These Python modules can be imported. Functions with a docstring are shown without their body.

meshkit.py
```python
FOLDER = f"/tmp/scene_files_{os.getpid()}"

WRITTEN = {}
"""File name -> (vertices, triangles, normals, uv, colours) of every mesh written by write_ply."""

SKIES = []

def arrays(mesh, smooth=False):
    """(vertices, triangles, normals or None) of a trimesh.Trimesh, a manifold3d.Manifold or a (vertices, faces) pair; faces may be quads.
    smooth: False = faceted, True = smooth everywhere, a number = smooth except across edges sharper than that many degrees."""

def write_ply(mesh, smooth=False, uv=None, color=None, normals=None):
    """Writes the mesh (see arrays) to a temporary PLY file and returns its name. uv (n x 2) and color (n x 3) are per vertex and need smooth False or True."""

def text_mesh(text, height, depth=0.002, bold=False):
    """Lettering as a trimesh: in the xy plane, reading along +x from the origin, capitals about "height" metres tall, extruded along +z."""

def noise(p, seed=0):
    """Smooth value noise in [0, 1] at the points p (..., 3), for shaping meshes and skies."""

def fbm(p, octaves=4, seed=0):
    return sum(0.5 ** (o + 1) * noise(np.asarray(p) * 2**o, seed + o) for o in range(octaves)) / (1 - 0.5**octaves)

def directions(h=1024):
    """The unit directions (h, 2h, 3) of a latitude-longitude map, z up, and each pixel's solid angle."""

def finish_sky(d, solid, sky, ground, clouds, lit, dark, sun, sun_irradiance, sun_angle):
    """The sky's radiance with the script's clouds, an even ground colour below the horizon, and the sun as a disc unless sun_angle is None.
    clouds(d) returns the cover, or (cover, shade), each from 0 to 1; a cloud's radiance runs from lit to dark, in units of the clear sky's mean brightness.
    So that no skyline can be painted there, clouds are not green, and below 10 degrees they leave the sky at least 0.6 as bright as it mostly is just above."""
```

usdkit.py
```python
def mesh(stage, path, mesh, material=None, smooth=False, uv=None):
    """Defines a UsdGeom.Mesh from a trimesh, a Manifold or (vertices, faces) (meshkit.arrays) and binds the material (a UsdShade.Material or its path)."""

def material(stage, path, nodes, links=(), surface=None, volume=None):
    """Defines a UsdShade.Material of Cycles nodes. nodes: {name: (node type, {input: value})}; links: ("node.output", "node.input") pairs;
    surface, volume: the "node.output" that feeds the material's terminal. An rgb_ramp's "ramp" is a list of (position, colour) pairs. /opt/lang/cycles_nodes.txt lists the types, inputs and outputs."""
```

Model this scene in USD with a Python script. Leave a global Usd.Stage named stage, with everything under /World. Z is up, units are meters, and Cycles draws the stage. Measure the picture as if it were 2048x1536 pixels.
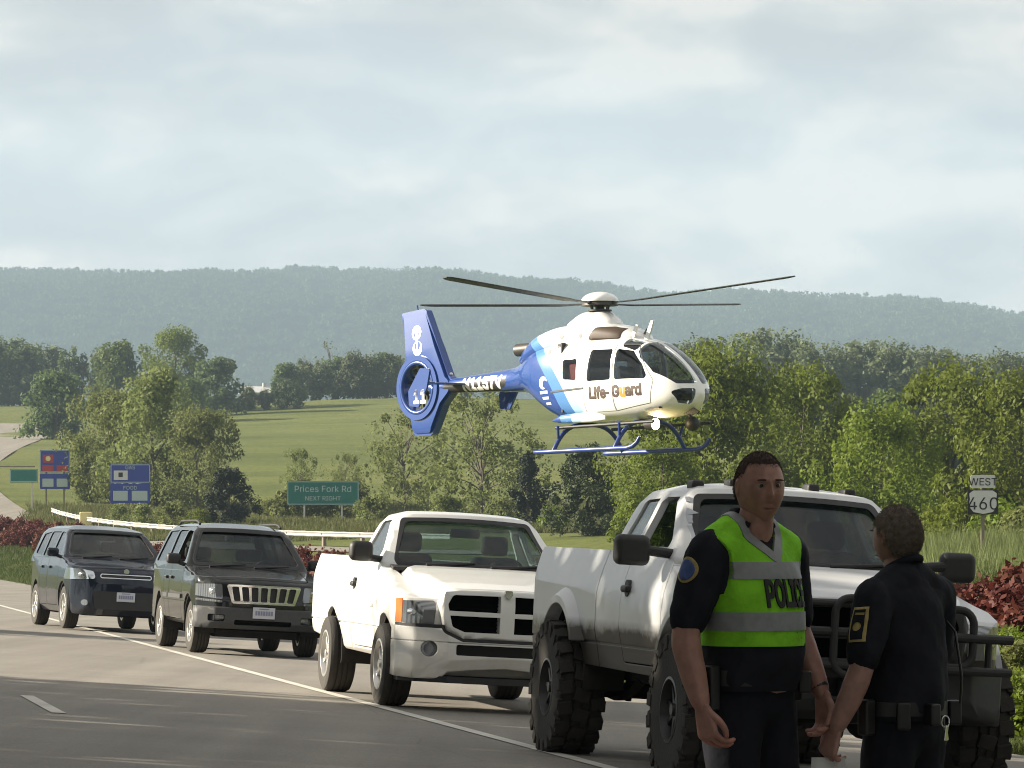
import math, random, re
import numpy as np, trimesh, shapely
import shapely.geometry as sg
from shapely import affinity
from scipy.interpolate import RBFInterpolator, CubicSpline
import manifold3d as m3
from manifold3d import Manifold, CrossSection
from pxr import Usd, UsdGeom, UsdLux, UsdShade, Sdf, Gf, Vt
import usdkit, meshkit

stage = Usd.Stage.CreateInMemory()
UsdGeom.SetStageUpAxis(stage, UsdGeom.Tokens.z)
UsdGeom.SetStageMetersPerUnit(stage, 1.0)
UsdGeom.Xform.Define(stage, '/World')
UsdGeom.Scope.Define(stage, '/World/Looks')

# ------------------------------------------------------------------ camera
EYE, FPX, HORIZON = 1.68, 7000.0, 1064.0          # eye height, focal length and horizon row for a 2048 x 1536 picture
cam = UsdGeom.Camera.Define(stage, '/World/camera')
cam.AddTranslateOp().Set(Gf.Vec3d(0, 0, EYE))
cam.AddRotateXOp().Set(90)
cam.CreateHorizontalApertureAttr(36.0); cam.CreateVerticalApertureAttr(27.0)
cam.CreateFocalLengthAttr(36.0 * FPX / 2048)
cam.CreateVerticalApertureOffsetAttr(36.0 * (HORIZON - 768) / 2048)
cam.CreateClippingRangeAttr(Gf.Vec2f(0.1, 30000))
cam.CreateFStopAttr(0.0)
cam.CreateExposureAttr(1.8)

# ------------------------------------------------------------------ sky and sun
SUN_EL, SUN_AZ = math.radians(22.0), math.radians(-82.0)      # azimuth = atan2(x, y) of the direction towards the sun
SUN = np.array([math.sin(SUN_AZ) * math.cos(SUN_EL), math.cos(SUN_AZ) * math.cos(SUN_EL), math.sin(SUN_EL)])
usdkit.material(stage, '/World/Looks/sky', {
    'tc': ('texture_coordinate', {}),
    'sky': ('sky_texture', {'sky_type': 'single_scattering', 'sun_disc': False, 'sun_elevation': SUN_EL, 'sun_rotation': SUN_AZ, 'altitude': 600.0, 'aerosol_density': 1.5}),
    'map': ('mapping', {'scale': (14.0, 14.0, 36.0), 'location': (3.1, 0.4, 0.25)}),
    'n1': ('noise_texture', {'scale': 1.0, 'detail': 8.0, 'roughness': 0.5, 'distortion': 0.25}),
    'n2': ('noise_texture', {'scale': 0.35, 'detail': 3.0, 'roughness': 0.5}),
    'cover': ('map_range', {'from_min': 0.25, 'from_max': 0.55, 'to_min': 0.86, 'to_max': 1.0, 'clamp': True}),
    'tone': ('rgb_ramp', {'ramp': [(0.0, (1.42, 1.41, 1.46)), (0.41, (1.66, 1.66, 1.69)), (0.50, (2.14, 2.08, 2.00)), (0.57, (2.85, 2.60, 2.36)), (1.0, (3.2, 2.85, 2.54))]}),
    'mix': ('mix_color', {'blend_type': 'mix', 'use_clamp': False}),
    'bg': ('background_shader', {'strength': 0.074}),
}, [('tc.generated', 'map.vector'), ('map.vector', 'n1.vector'), ('map.vector', 'n2.vector'), ('n2.fac', 'cover.value'), ('cover.result', 'mix.fac'),
    ('n1.fac', 'tone.fac'), ('sky.color', 'mix.a'), ('tone.color', 'mix.b'), ('mix.result', 'bg.color')], surface='bg.background')
dome = UsdLux.DomeLight.Define(stage, '/World/sky')
UsdShade.MaterialBindingAPI.Apply(dome.GetPrim()).Bind(UsdShade.Material.Get(stage, '/World/Looks/sky'))
dome.GetPrim().SetCustomDataByKey('kind', 'structure')
sun = UsdLux.DistantLight.Define(stage, '/World/sun')
sun.CreateAngleAttr(0.53); sun.CreateNormalizeAttr(True); sun.CreateIntensityAttr(1.15)
sun.CreateColorAttr(Gf.Vec3f(1.0, 0.90, 0.74))
sun.AddRotateXYZOp().Set(Gf.Vec3f(90 - math.degrees(SUN_EL), 0, 180 - math.degrees(SUN_AZ)))

HAZE = 0.00019                                     # density of the air between here and the mountain

# ------------------------------------------------------------------ helpers: materials
def mat(name, nodes, links=(), surface=None, volume=None):
    return usdkit.material(stage, '/World/Looks/' + name, nodes, links, surface, volume)

def paint(name, col, rough=0.5, metallic=0.0, coat=0.0, spec=0.5, noise=0.0, nscale=6.0, dirt_and_shade=None, bump=0.0, bscale=40.0, bevel=0.0, grad=None, coat_rough=0.04):
    """A principled material with faint tone variation, optional dirt of its own shape and a rounded-edge normal."""
    n = {'p': ('principled_bsdf', {'base_color': col, 'roughness': rough, 'metallic': metallic, 'coat_weight': coat, 'specular_ior_level': spec, 'coat_roughness': coat_rough})}
    l = []
    if noise or dirt_and_shade or bump:
        n['tc'] = ('texture_coordinate', {})
    last = None
    if noise:
        n['n'] = ('noise_texture', {'scale': nscale, 'detail': 5.0, 'roughness': 0.6})
        n['r'] = ('rgb_ramp', {'ramp': [(0.25, tuple(c * (1 - noise) for c in col)), (0.75, tuple(min(1, c * (1 + noise)) for c in col))]})
        l += [('tc.object', 'n.vector'), ('n.fac', 'r.fac')]
        last = 'r.color'
    if dirt_and_shade:
        dcol, dlo, dhi, amt = dirt_and_shade          # dust, and painted reflected shade, that thins out with height: from full at dlo to none at dhi
        n['sx'] = ('separate_xyz', {})
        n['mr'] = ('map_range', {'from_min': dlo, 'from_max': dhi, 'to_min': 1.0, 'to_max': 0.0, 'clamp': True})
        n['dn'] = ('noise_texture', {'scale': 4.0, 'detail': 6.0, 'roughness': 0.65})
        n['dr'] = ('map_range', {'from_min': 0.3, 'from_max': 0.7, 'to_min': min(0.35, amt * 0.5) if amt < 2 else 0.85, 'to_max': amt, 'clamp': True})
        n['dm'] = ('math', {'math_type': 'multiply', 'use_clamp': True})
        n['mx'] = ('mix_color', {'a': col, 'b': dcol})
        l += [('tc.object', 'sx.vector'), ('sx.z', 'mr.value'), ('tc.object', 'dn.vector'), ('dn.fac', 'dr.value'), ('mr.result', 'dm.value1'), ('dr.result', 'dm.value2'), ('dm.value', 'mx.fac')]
        if last: l.append((last, 'mx.a'))
        last = 'mx.result'
    if last: l.append((last, 'p.base_color'))
    nrm = None
    if bevel:
        n['bv'] = ('bevel', {'radius': bevel, 'samples': 4}); nrm = 'bv.bevel'
    if bump:
        n['bn'] = ('noise_texture', {'scale': bscale, 'detail': 4.0})
        n['b'] = ('bump', {'strength': bump, 'distance': 0.02})
        l += [('tc.object', 'bn.vector'), ('bn.fac', 'b.height')]
        if nrm: l.append((nrm, 'b.normal'))
        nrm = 'b.normal'
    if nrm: l.append((nrm, 'p.normal'))
    return mat(name, n, l, 'p.BSDF')

def glass(name, tint, refl=1.0, rough=0.0):
    """A window pane: see-through with a mirror reflection that grows at grazing angles."""
    return mat(name, {'t': ('transparent_bsdf', {'color': tint}), 'g': ('glossy_bsdf', {'color': (refl,) * 3, 'roughness': rough}), 'lw': ('layer_weight', {'blend': 0.5}),
                      'pw': ('math', {'math_type': 'power', 'value2': 4.0}), 'f': ('math', {'math_type': 'multiply_add', 'value2': 0.65, 'value3': 0.03}), 'm': ('mix_closure', {})},
               [('lw.facing', 'pw.value1'), ('pw.value', 'f.value1'), ('f.value', 'm.fac'), ('t.BSDF', 'm.closure1'), ('g.BSDF', 'm.closure2')], 'm.closure')

def leafmat(name, dark, mid, light, trans=0.35, spec=0.25):
    cols = lambda c: tuple(c)
    return mat(name, {'g': ('geometry', {}), 'o': ('object_info', {}), 'r': ('rgb_ramp', {'ramp': [(0.0, dark), (0.5, mid), (1.0, light)]}),
                      'h': ('hsv', {'saturation': 1.0}), 'hv': ('map_range', {'to_min': 0.82, 'to_max': 1.18}), 'hh': ('map_range', {'to_min': 0.488, 'to_max': 0.512}),
                      'p': ('principled_bsdf', {'roughness': 0.65, 'specular_ior_level': spec}), 't': ('translucent_bsdf', {}), 'm': ('mix_closure', {'fac': trans})},
               [('g.random_per_island', 'r.fac'), ('r.color', 'h.color'), ('o.random', 'hv.value'), ('o.random', 'hh.value'), ('hv.result', 'h.value'), ('hh.result', 'h.hue'),
                ('h.color', 'p.base_color'), ('h.color', 't.color'), ('p.BSDF', 'm.closure1'), ('t.BSDF', 'm.closure2')], 'm.closure')

# ------------------------------------------------------------------ helpers: prims
_used = {}
def numbered(path):
    n = _used.get(path, 0); _used[path] = n + 1
    return path if n == 0 else '%s_%03d' % (path, n)

def ppath(parent):
    return '/World' if parent is None else str(parent.GetPath() if hasattr(parent, 'GetPath') else parent)

def tag(o, label=None, cat=None, group=None, kind=None):
    p = o.GetPrim() if hasattr(o, 'GetPrim') else o
    for k, v in (('label', label), ('category', cat), ('group', group), ('kind', kind)):
        if v: p.SetCustomDataByKey(k, v)
    return p

def thing(name, label, cat, loc=(0, 0, 0), rz=0.0, group=None, scale=None):
    x = UsdGeom.Xform.Define(stage, numbered('/World/' + name))
    x.AddTranslateOp().Set(Gf.Vec3d(*map(float, loc))); x.AddRotateZOp().Set(float(math.degrees(rz)))
    if scale is not None: x.AddScaleOp().Set(Gf.Vec3f(*((scale,) * 3 if np.ndim(scale) == 0 else scale)))
    return tag(x, label, cat, group)

def part(name, mesh, m, parent=None, smooth=30, label=None, kind=None):
    p = usdkit.mesh(stage, numbered(ppath(parent) + '/' + name), mesh, m, smooth).GetPrim()
    return tag(p, label, kind=kind)

def shape_class(name):
    """A class prim: parts are put under it once, things reference it."""
    return stage.CreateClassPrim('/World/' + name + '_shape')

def copy_of(cls, name, label, cat, loc, rz=0.0, scale=1.0, group=None, tilt=None):
    x = UsdGeom.Xform.Define(stage, numbered('/World/' + name))
    x.AddTranslateOp().Set(Gf.Vec3d(*map(float, loc))); x.AddRotateZOp().Set(float(math.degrees(rz)))
    if tilt: x.AddRotateYOp().Set(float(tilt))
    x.AddScaleOp().Set(Gf.Vec3f(*((scale,) * 3 if np.ndim(scale) == 0 else scale)))
    x.GetPrim().GetReferences().AddInternalReference(cls.GetPath()); x.GetPrim().SetInstanceable(True)
    return tag(x, label, cat, group)

# ------------------------------------------------------------------ helpers: geometry
def cat(*ms): return trimesh.util.concatenate([tm(m) for m in ms])
def tm(m):
    if isinstance(m, trimesh.Trimesh): return m
    if isinstance(m, tuple): return trimesh.Trimesh(m[0], m[1], process=False)
    a = m.to_mesh(); return trimesh.Trimesh(a.vert_properties[:, :3], a.tri_verts, process=False)

def rnd(pts, r=0.0, r2=None):
    """A polygon with its convex (r) and concave (r2) corners rounded."""
    p = sg.Polygon(pts) if not isinstance(pts, (sg.Polygon, sg.MultiPolygon)) else pts
    if r: p = p.buffer(-r).buffer(r, quad_segs=6)
    if r2: p = p.buffer(r2, quad_segs=6).buffer(-r2, quad_segs=6)
    return p.simplify(0.0008)

def xsec(p):
    if isinstance(p, CrossSection): return p
    if not isinstance(p, (sg.Polygon, sg.MultiPolygon)): p = sg.Polygon(p)
    out = []
    for g in getattr(p, 'geoms', [p]):
        if g.is_empty: continue
        g = sg.polygon.orient(g)
        out += [np.array(g.exterior.coords)[:-1]] + [np.array(i.coords)[:-1] for i in g.interiors]
    return CrossSection(out, m3.FillRule.EvenOdd)

def ez(p, z0, z1): return xsec(p).extrude(z1 - z0).translate((0, 0, z0))
def ey(p, y0, y1):                       # p in (x, z)
    return xsec(p).extrude(y1 - y0).transform(np.array([[1, 0, 0, 0], [0, 0, -1, y1], [0, 1, 0, 0.0]]))
def ex(p, x0, x1):                       # p in (y, z)
    return xsec(p).extrude(x1 - x0).transform(np.array([[0, 0, 1, x0], [1, 0, 0, 0], [0, 1, 0, 0.0]]))
def bx(x0, x1, y0, y1, z0, z1): return Manifold.cube((x1 - x0, y1 - y0, z1 - z0)).translate((x0, y0, z0))
def rbox(x0, x1, y0, y1, z0, z1, r=0.02):
    s = Manifold.sphere(r, 12)
    return Manifold.batch_hull([s.translate((x, y, z)) for x in (x0 + r, x1 - r) for y in (y0 + r, y1 - r) for z in (z0 + r, z1 - r)])
def cyl_y(r, y0, y1, x=0, z=0, n=32, r2=None):
    return Manifold.cylinder(y1 - y0, r, r if r2 is None else r2, n).transform(np.array([[1, 0, 0, x], [0, 0, 1, y0], [0, -1, 0, z]], float))
def cyl_x(r, x0, x1, y=0, z=0, n=32, r2=None):
    return Manifold.cylinder(x1 - x0, r, r if r2 is None else r2, n).transform(np.array([[0, 0, 1, x0], [1, 0, 0, y], [0, 1, 0, z]], float))
def rod(a, b, r, r2=None, n=10):
    a, b = np.array(a, float), np.array(b, float); d = b - a; L = np.linalg.norm(d)
    T = trimesh.geometry.align_vectors([0, 0, 1], d / L); T[:3, 3] = a
    return Manifold.cylinder(L, r, r if r2 is None else r2, n).transform(T[:3])
def U(*ms):
    ms = [m for m in (ms[0] if len(ms) == 1 and isinstance(ms[0], (list, tuple)) else ms)]
    return Manifold.batch_boolean(ms, m3.OpType.Add)
def tube(pts, r, n=8, closed=False, caps=True):
    """A tube along pts as (vertices, faces); r a number or one per point."""
    P = np.asarray(pts, float); N = len(P); r = np.broadcast_to(r, N)
    t = np.gradient(P, axis=0); t /= np.linalg.norm(t, axis=1)[:, None] + 1e-12
    ref = np.array([0, 0, 1.0]) if abs(t[0][2]) < 0.9 else np.array([1.0, 0, 0])
    V = []
    u = np.cross(t[0], ref); u /= np.linalg.norm(u)
    for i in range(N):
        u = u - t[i] * (u @ t[i]); u /= np.linalg.norm(u); w = np.cross(t[i], u)
        a = np.arange(n) * 2 * np.pi / n
        V.append(P[i] + r[i] * (np.cos(a)[:, None] * u + np.sin(a)[:, None] * w))
    V = np.vstack(V); F = []
    k = np.arange(n); k2 = (k + 1) % n
    for i in range(N - 1):
        a, b = i * n, (i + 1) * n
        F += [np.stack([a + k, b + k, b + k2], 1), np.stack([a + k, b + k2, a + k2], 1)]
    if caps:
        V = np.vstack([V, P[:1], P[-1:]]); c0, c1 = N * n, N * n + 1
        F += [np.stack([np.full(n, c0), k, k2], 1), np.stack([np.full(n, c1), (N - 1) * n + k2, (N - 1) * n + k], 1)]
    f = np.vstack(F)[:, ::-1]
    return trimesh.Trimesh(V, f, process=False)
def lathe(prof, n=32):
    """Revolve (r, h) points about z."""
    return Manifold.revolve(xsec(prof), n)
def smoothstep(a, b, x):
    t = np.clip((np.asarray(x, float) - a) / (b - a), 0, 1); return t * t * (3 - 2 * t)
def at(px, d, z=0.0):
    """The point at distance d along the view axis that stands over column px."""
    return np.array([(px - 1024) * d / FPX, d, z])
# ================================================================== ground
L0, LN = np.array([0.21, 26.7]), np.array([0.9756, 0.2196])        # a point of the solid lane line, and the unit normal to the road (towards the median)
LD = np.array([-0.2196, 0.9756])                                     # along the road, away from the camera
def off(x, y): return (x - L0[0]) * LN[0] + (y - L0[1]) * LN[1]
def onroad(s, o): return L0 + LD * s + LN * o

_ctl = []
def C(px, d, py): _ctl.append((*at(px, d)[:2], EYE + (HORIZON - py) * d / FPX))
def CZ(x, y, z): _ctl.append((x, y, z))
for s in range(-160, 190, 25):
    for o in (-14, -8, -2, 5): CZ(*onroad(s, o), 0)
for s in range(-160, 120, 30): CZ(*onroad(s, 11), 0.0); CZ(*onroad(s, -40), 0.8)
for s in (0, 20, 40, 60): CZ(*onroad(s, 17), 0.35)
for x, y in ((-200, -160), (200, -160), (-200, 0), (200, 0), (0, -200)): CZ(x, y, 1.5)
for p in ((0, 176, 1103), (110, 165, 1108), (0, 200, 1030), (100, 188, 1050), (400, 168, 1076), (720, 152, 1090), (1100, 140, 1104), (1700, 120, 1124), (2040, 95, 1138), (2500, 90, 1140),
          (40, 430, 876), (-60, 310, 935), (-300, 300, 930), (70, 245, 1000), (560, 215, 1048), (900, 205, 1052), (1300, 180, 1064), (600, 300, 930), (900, 300, 922), (1200, 300, 920), (250, 330, 900),
          (480, 430, 834), (700, 470, 796), (900, 470, 796), (1040, 460, 802), (1250, 430, 826), (200, 440, 850), (-400, 440, 860), (700, 600, 806), (1400, 160, 1068), (1800, 140, 1090), (2040, 130, 1100),
          (1500, 400, 850), (1900, 400, 850), (2600, 400, 850), (-400, 600, 820), (2500, 600, 830), (1200, 600, 830),
          (0, 1000, 915), (1024, 1000, 915), (2048, 1000, 915), (-1500, 900, 900), (3500, 900, 900), (0, 1600, 960), (1024, 1600, 960), (2048, 1600, 960), (-2500, 1600, 960), (5000, 1600, 960)): C(*p)
_c = np.array(_ctl)
_rbf = RBFInterpolator(_c[:, :2], _c[:, 2], kernel='linear', smoothing=0.02, neighbors=40)
def ground(x, y):
    x, y = np.broadcast_arrays(np.asarray(x, float), np.asarray(y, float))
    sh = x.shape; x, y = x.ravel(), y.ravel()
    z = _rbf(np.stack([x, y], 1))
    o = off(x, y)
    flat = (1 - smoothstep(4.9, 12, o)) * smoothstep(-26, -13, o) * (1 - smoothstep(170, 230, y))
    z = z * (1 - flat)
    z = z * (1 - smoothstep(1900, 2600, np.hypot(x, y)))
    z = z + 0.25 * (meshkit.noise(np.stack([x / 14, y / 14, 0 * x], -1), 3) - 0.5) * (1 - flat) * smoothstep(0.0, 1.0, np.abs(z)) 
    return (z + rise(x, y) * flat).reshape(sh)
BANK = 0.055
def rise(x, y): return -BANK * np.clip(off(x, y), -9.5, 5.2) * (1 - smoothstep(170, 230, np.asarray(y, float)))     # the carriageway is banked down towards the median
def gz(x, y): return float(ground(np.array([x]), np.array([y]))[0])
def sheet(xs, ys, f):
    X, Y = np.meshgrid(xs, ys); Z = f(X, Y); n, m = len(xs), len(ys)
    v = np.stack([X.ravel(), Y.ravel(), Z.ravel()], 1)
    i = (np.arange(m - 1)[:, None] * n + np.arange(n - 1)[None]).ravel()
    return v, np.vstack([np.stack([i, i + 1, i + n + 1], 1), np.stack([i, i + n + 1, i + n], 1)])
def strip(line, w0, w1, lift, n_across=2, f=None):
    """A ribbon along line ((x, y) points) from offset w0 to w1 to the right of its direction, laid on the ground."""
    P = np.asarray(line, float); t = np.gradient(P, axis=0); t /= np.linalg.norm(t, axis=1)[:, None]
    nrm = np.stack([t[:, 1], -t[:, 0]], 1)
    ws = np.linspace(w0, w1, n_across); V = (P[:, None] + nrm[:, None] * ws[None, :, None]).reshape(-1, 2)
    z = (f or ground)(V[:, 0], V[:, 1]) + lift
    n = n_across; i = (np.arange(len(P) - 1)[:, None] * n + np.arange(n - 1)[None]).ravel()
    return np.column_stack([V, z]), np.vstack([np.stack([i, i + 1, i + n + 1], 1), np.stack([i, i + n + 1, i + n], 1)])

# the opposite road: comes down the hill at the left, curves and passes behind the red shrubs
_rp = np.array([at(30, 470)[:2], at(38, 430)[:2], at(10, 380)[:2], at(-75, 320)[:2], at(-110, 270)[:2], at(-60, 225)[:2], at(60, 190)[:2], at(330, 167)[:2], at(640, 152)[:2], at(1000, 141)[:2], at(1500, 128)[:2], at(2300, 108)[:2], at(4000, 80)[:2], at(9000, 50)[:2]])
_t = np.concatenate([[0], np.cumsum(np.linalg.norm(np.diff(_rp, axis=0), axis=1))]); _cs = CubicSpline(_t, _rp)
def far_line(t): return _cs(t)
ft = np.arange(0, _t[-1], 1.5)
from scipy.ndimage import gaussian_filter1d
from scipy.spatial import cKDTree
_fp = far_line(ft); _fz = gaussian_filter1d(ground(_fp[:, 0], _fp[:, 1]), 12); _ftree = cKDTree(_fp)
def farz(x, y): return _fz[_ftree.query(np.stack([x, y], -1))[1]]
_ground0 = ground
def ground(x, y):
    x, y = np.broadcast_arrays(np.asarray(x, float), np.asarray(y, float))
    z = _ground0(x, y); d, i = _ftree.query(np.stack([x.ravel(), y.ravel()], -1))
    w = 1 - smoothstep(5.0, 16.0, d).reshape(x.shape)
    return z * (1 - w) + (_fz[i].reshape(x.shape) - 0.015) * w

gx = np.concatenate([-np.geomspace(3300, 62, 45), np.arange(-60, 61, 1.5), np.geomspace(62, 3300, 45)])
gy = np.concatenate([-np.geomspace(1500, 22, 30), np.arange(-20, 250, 1.8), np.geomspace(252, 3700, 75)])
M_ground = mat('ground_grass', {'g': ('geometry', {}), 'n1': ('noise_texture', {'scale': 0.045, 'detail': 6.0, 'roughness': 0.62}), 'n2': ('noise_texture', {'scale': 1.7, 'detail': 5.0, 'roughness': 0.7}),
    'st': ('mapping', {'scale': (0.02, 0.22, 0.3)}), 'n3': ('noise_texture', {'scale': 1.0, 'detail': 4.0}),
    'r1': ('rgb_ramp', {'ramp': [(0.30, (0.080, 0.098, 0.026)), (0.5, (0.112, 0.130, 0.038)), (0.72, (0.145, 0.152, 0.053))]}),
    'r2': ('rgb_ramp', {'ramp': [(0.3, (0.66, 0.68, 0.6)), (0.7, (1.22, 1.2, 1.15))]}), 'r3': ('rgb_ramp', {'ramp': [(0.3, (0.86, 0.88, 0.84)), (0.7, (1.12, 1.1, 1.1))]}),
    'm': ('mix_color', {'blend_type': 'multiply', 'fac': 1.0, 'use_clamp': False}), 'm2': ('mix_color', {'blend_type': 'multiply', 'fac': 1.0, 'use_clamp': False}),
    'b': ('bump', {'strength': 0.5, 'distance': 0.15}), 'p': ('principled_bsdf', {'roughness': 0.95, 'specular_ior_level': 0.1})},
    [('g.position', 'n1.vector'), ('g.position', 'n2.vector'), ('g.position', 'st.vector'), ('st.vector', 'n3.vector'), ('n1.fac', 'r1.fac'), ('n2.fac', 'r2.fac'), ('n3.fac', 'r3.fac'), ('r1.color', 'm.a'), ('r2.color', 'm.b'),
     ('m.result', 'm2.a'), ('r3.color', 'm2.b'), ('m2.result', 'p.base_color'), ('n2.fac', 'b.height'), ('b.normal', 'p.normal')], 'p.BSDF')
tag(part('ground', sheet(gx, gy, ground), M_ground, smooth=True), 'green and yellowish grass covering the median, banks and the rising field', kind='structure')

def asphalt(name, dark, light, sc=1.0):
    return mat(name, {'g': ('geometry', {}), 'n1': ('noise_texture', {'scale': 0.5 * sc, 'detail': 6.0, 'roughness': 0.6}), 'n2': ('noise_texture', {'scale': 45.0, 'detail': 3.0, 'roughness': 0.7}),
        'rot': ('mapping', {'rotation': (0, 0, -math.atan2(0.2196, 0.9756)), 'scale': (2.2, 0.05, 1)}), 'n3': ('noise_texture', {'scale': 1.0, 'detail': 3.0}),
        'v': ('voronoi_texture', {'feature': 'distance_to_edge', 'scale': 0.33}), 'cr': ('map_range', {'from_min': 0.0, 'from_max': 0.006, 'to_min': 0.86, 'to_max': 1.0, 'clamp': True}),
        'r1': ('rgb_ramp', {'ramp': [(0.25, dark), (0.75, light)]}), 'r2': ('rgb_ramp', {'ramp': [(0.3, (0.78,) * 3), (0.7, (1.2,) * 3)]}), 'r3': ('rgb_ramp', {'ramp': [(0.3, (0.86, 0.86, 0.87)), (0.7, (1.1, 1.1, 1.09))]}),
        'm1': ('mix_color', {'blend_type': 'multiply', 'fac': 1.0, 'use_clamp': False}), 'm2': ('mix_color', {'blend_type': 'multiply', 'fac': 1.0, 'use_clamp': False}), 'm3': ('mix_color', {'blend_type': 'multiply', 'fac': 1.0, 'use_clamp': False}),
        'b': ('bump', {'strength': 0.35, 'distance': 0.006}), 'p': ('principled_bsdf', {'roughness': 0.85, 'specular_ior_level': 0.3})},
        [('g.position', 'n1.vector'), ('g.position', 'n2.vector'), ('g.position', 'rot.vector'), ('rot.vector', 'n3.vector'), ('n1.fac', 'r1.fac'), ('n2.fac', 'r2.fac'), ('n3.fac', 'r3.fac'), ('r1.color', 'm1.a'), ('r2.color', 'm1.b'),
         ('m1.result', 'm2.a'), ('r3.color', 'm2.b'), ('g.position', 'v.vector'), ('v.distance', 'cr.value'), ('m2.result', 'm3.a'), ('cr.result', 'm3.b'), ('m3.result', 'p.base_color'), ('n2.fac', 'b.height'), ('b.normal', 'p.normal')], 'p.BSDF')
M_road = asphalt('worn_asphalt', (0.205, 0.188, 0.164), (0.26, 0.24, 0.21))
M_line = paint('road_paint', (0.55, 0.53, 0.47), 0.8, noise=0.25, nscale=1.3)
S = np.concatenate([np.arange(-60, 0, 1.5), np.arange(0, 240, 3.0)])
cl = np.array([onroad(s, 0) for s in S])
roadz = lambda x, y: rise(x, y)
part('road', strip(cl, -9.2, 4.85, 0.02, 8, roadz), M_road, smooth=True, kind='structure', label='sun-bleached beige grey asphalt carriageway with the queue of vehicles')
part('lane_line', strip(cl, -0.065, 0.065, 0.026, 2, roadz), M_line, smooth=True, kind='structure', label='worn solid white line running beside the queue of vehicles')
k = 0
for s0 in (-29.9, -17.7, -5.5 + 8.0, 14.7, 26.9):
    sd = np.linspace(s0, s0 + 3.05, 3) if s0 != 2.5 else np.linspace(2.5, 5.6, 3)
    part('lane_dash', strip(np.array([onroad(s, -3.42) for s in sd]), -0.06, 0.06, 0.026, 2, roadz), M_line, smooth=True, kind='structure')
def sweep_section(line, sec, f, lift=0.0):
    """sec: (offset, height) points swept along line."""
    P = np.asarray(line, float); t = np.gradient(P, axis=0); t /= np.linalg.norm(t, axis=1)[:, None]
    nr = np.stack([t[:, 1], -t[:, 0]], 1); sec = np.asarray(sec, float); n = len(sec)
    xy = (P[:, None] + nr[:, None] * sec[None, :, :1]); z = f(P[:, 0], P[:, 1])[:, None] + sec[None, :, 1] + lift
    V = np.concatenate([xy, z[..., None]], -1).reshape(-1, 3); F = []
    for i in range(len(P) - 1):
        for j in range(n):
            a, b = i * n + j, i * n + (j + 1) % n; F += [(a, b, b + n), (a, b + n, a + n)]
    F += [(0, j + 1, j) for j in range(1, n - 1)] + [((len(P) - 1) * n, (len(P) - 1) * n + j, (len(P) - 1) * n + j + 1) for j in range(1, n - 1)]
    return trimesh.Trimesh(V, np.array(F)[:, ::-1], process=False)

M_road2 = asphalt('pale_asphalt', (0.20, 0.18, 0.152), (0.245, 0.222, 0.19))
part('far_road', strip(far_line(ft), -3.6, 4.6, 0.02, 8, farz), M_road2, smooth=True, kind='structure', label='pale curving road beyond the red shrubs, climbing the hill at the left')
# ================================================================== hills
def tri_soup(P, N, T, a, b):
    """Quads at P with normal N, long direction T, half sizes a (along T) and b."""
    B = np.cross(N, T)
    V = np.stack([P - T * a[:, None], P + B * b[:, None], P + T * a[:, None], P - B * b[:, None]], 1).reshape(-1, 3)
    i = np.arange(len(P))[:, None] * 4
    return V, np.vstack([i + [0, 1, 2], i + [0, 2, 3]])
def unit(v): return v / (np.linalg.norm(v, axis=-1, keepdims=True) + 1e-9)

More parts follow.
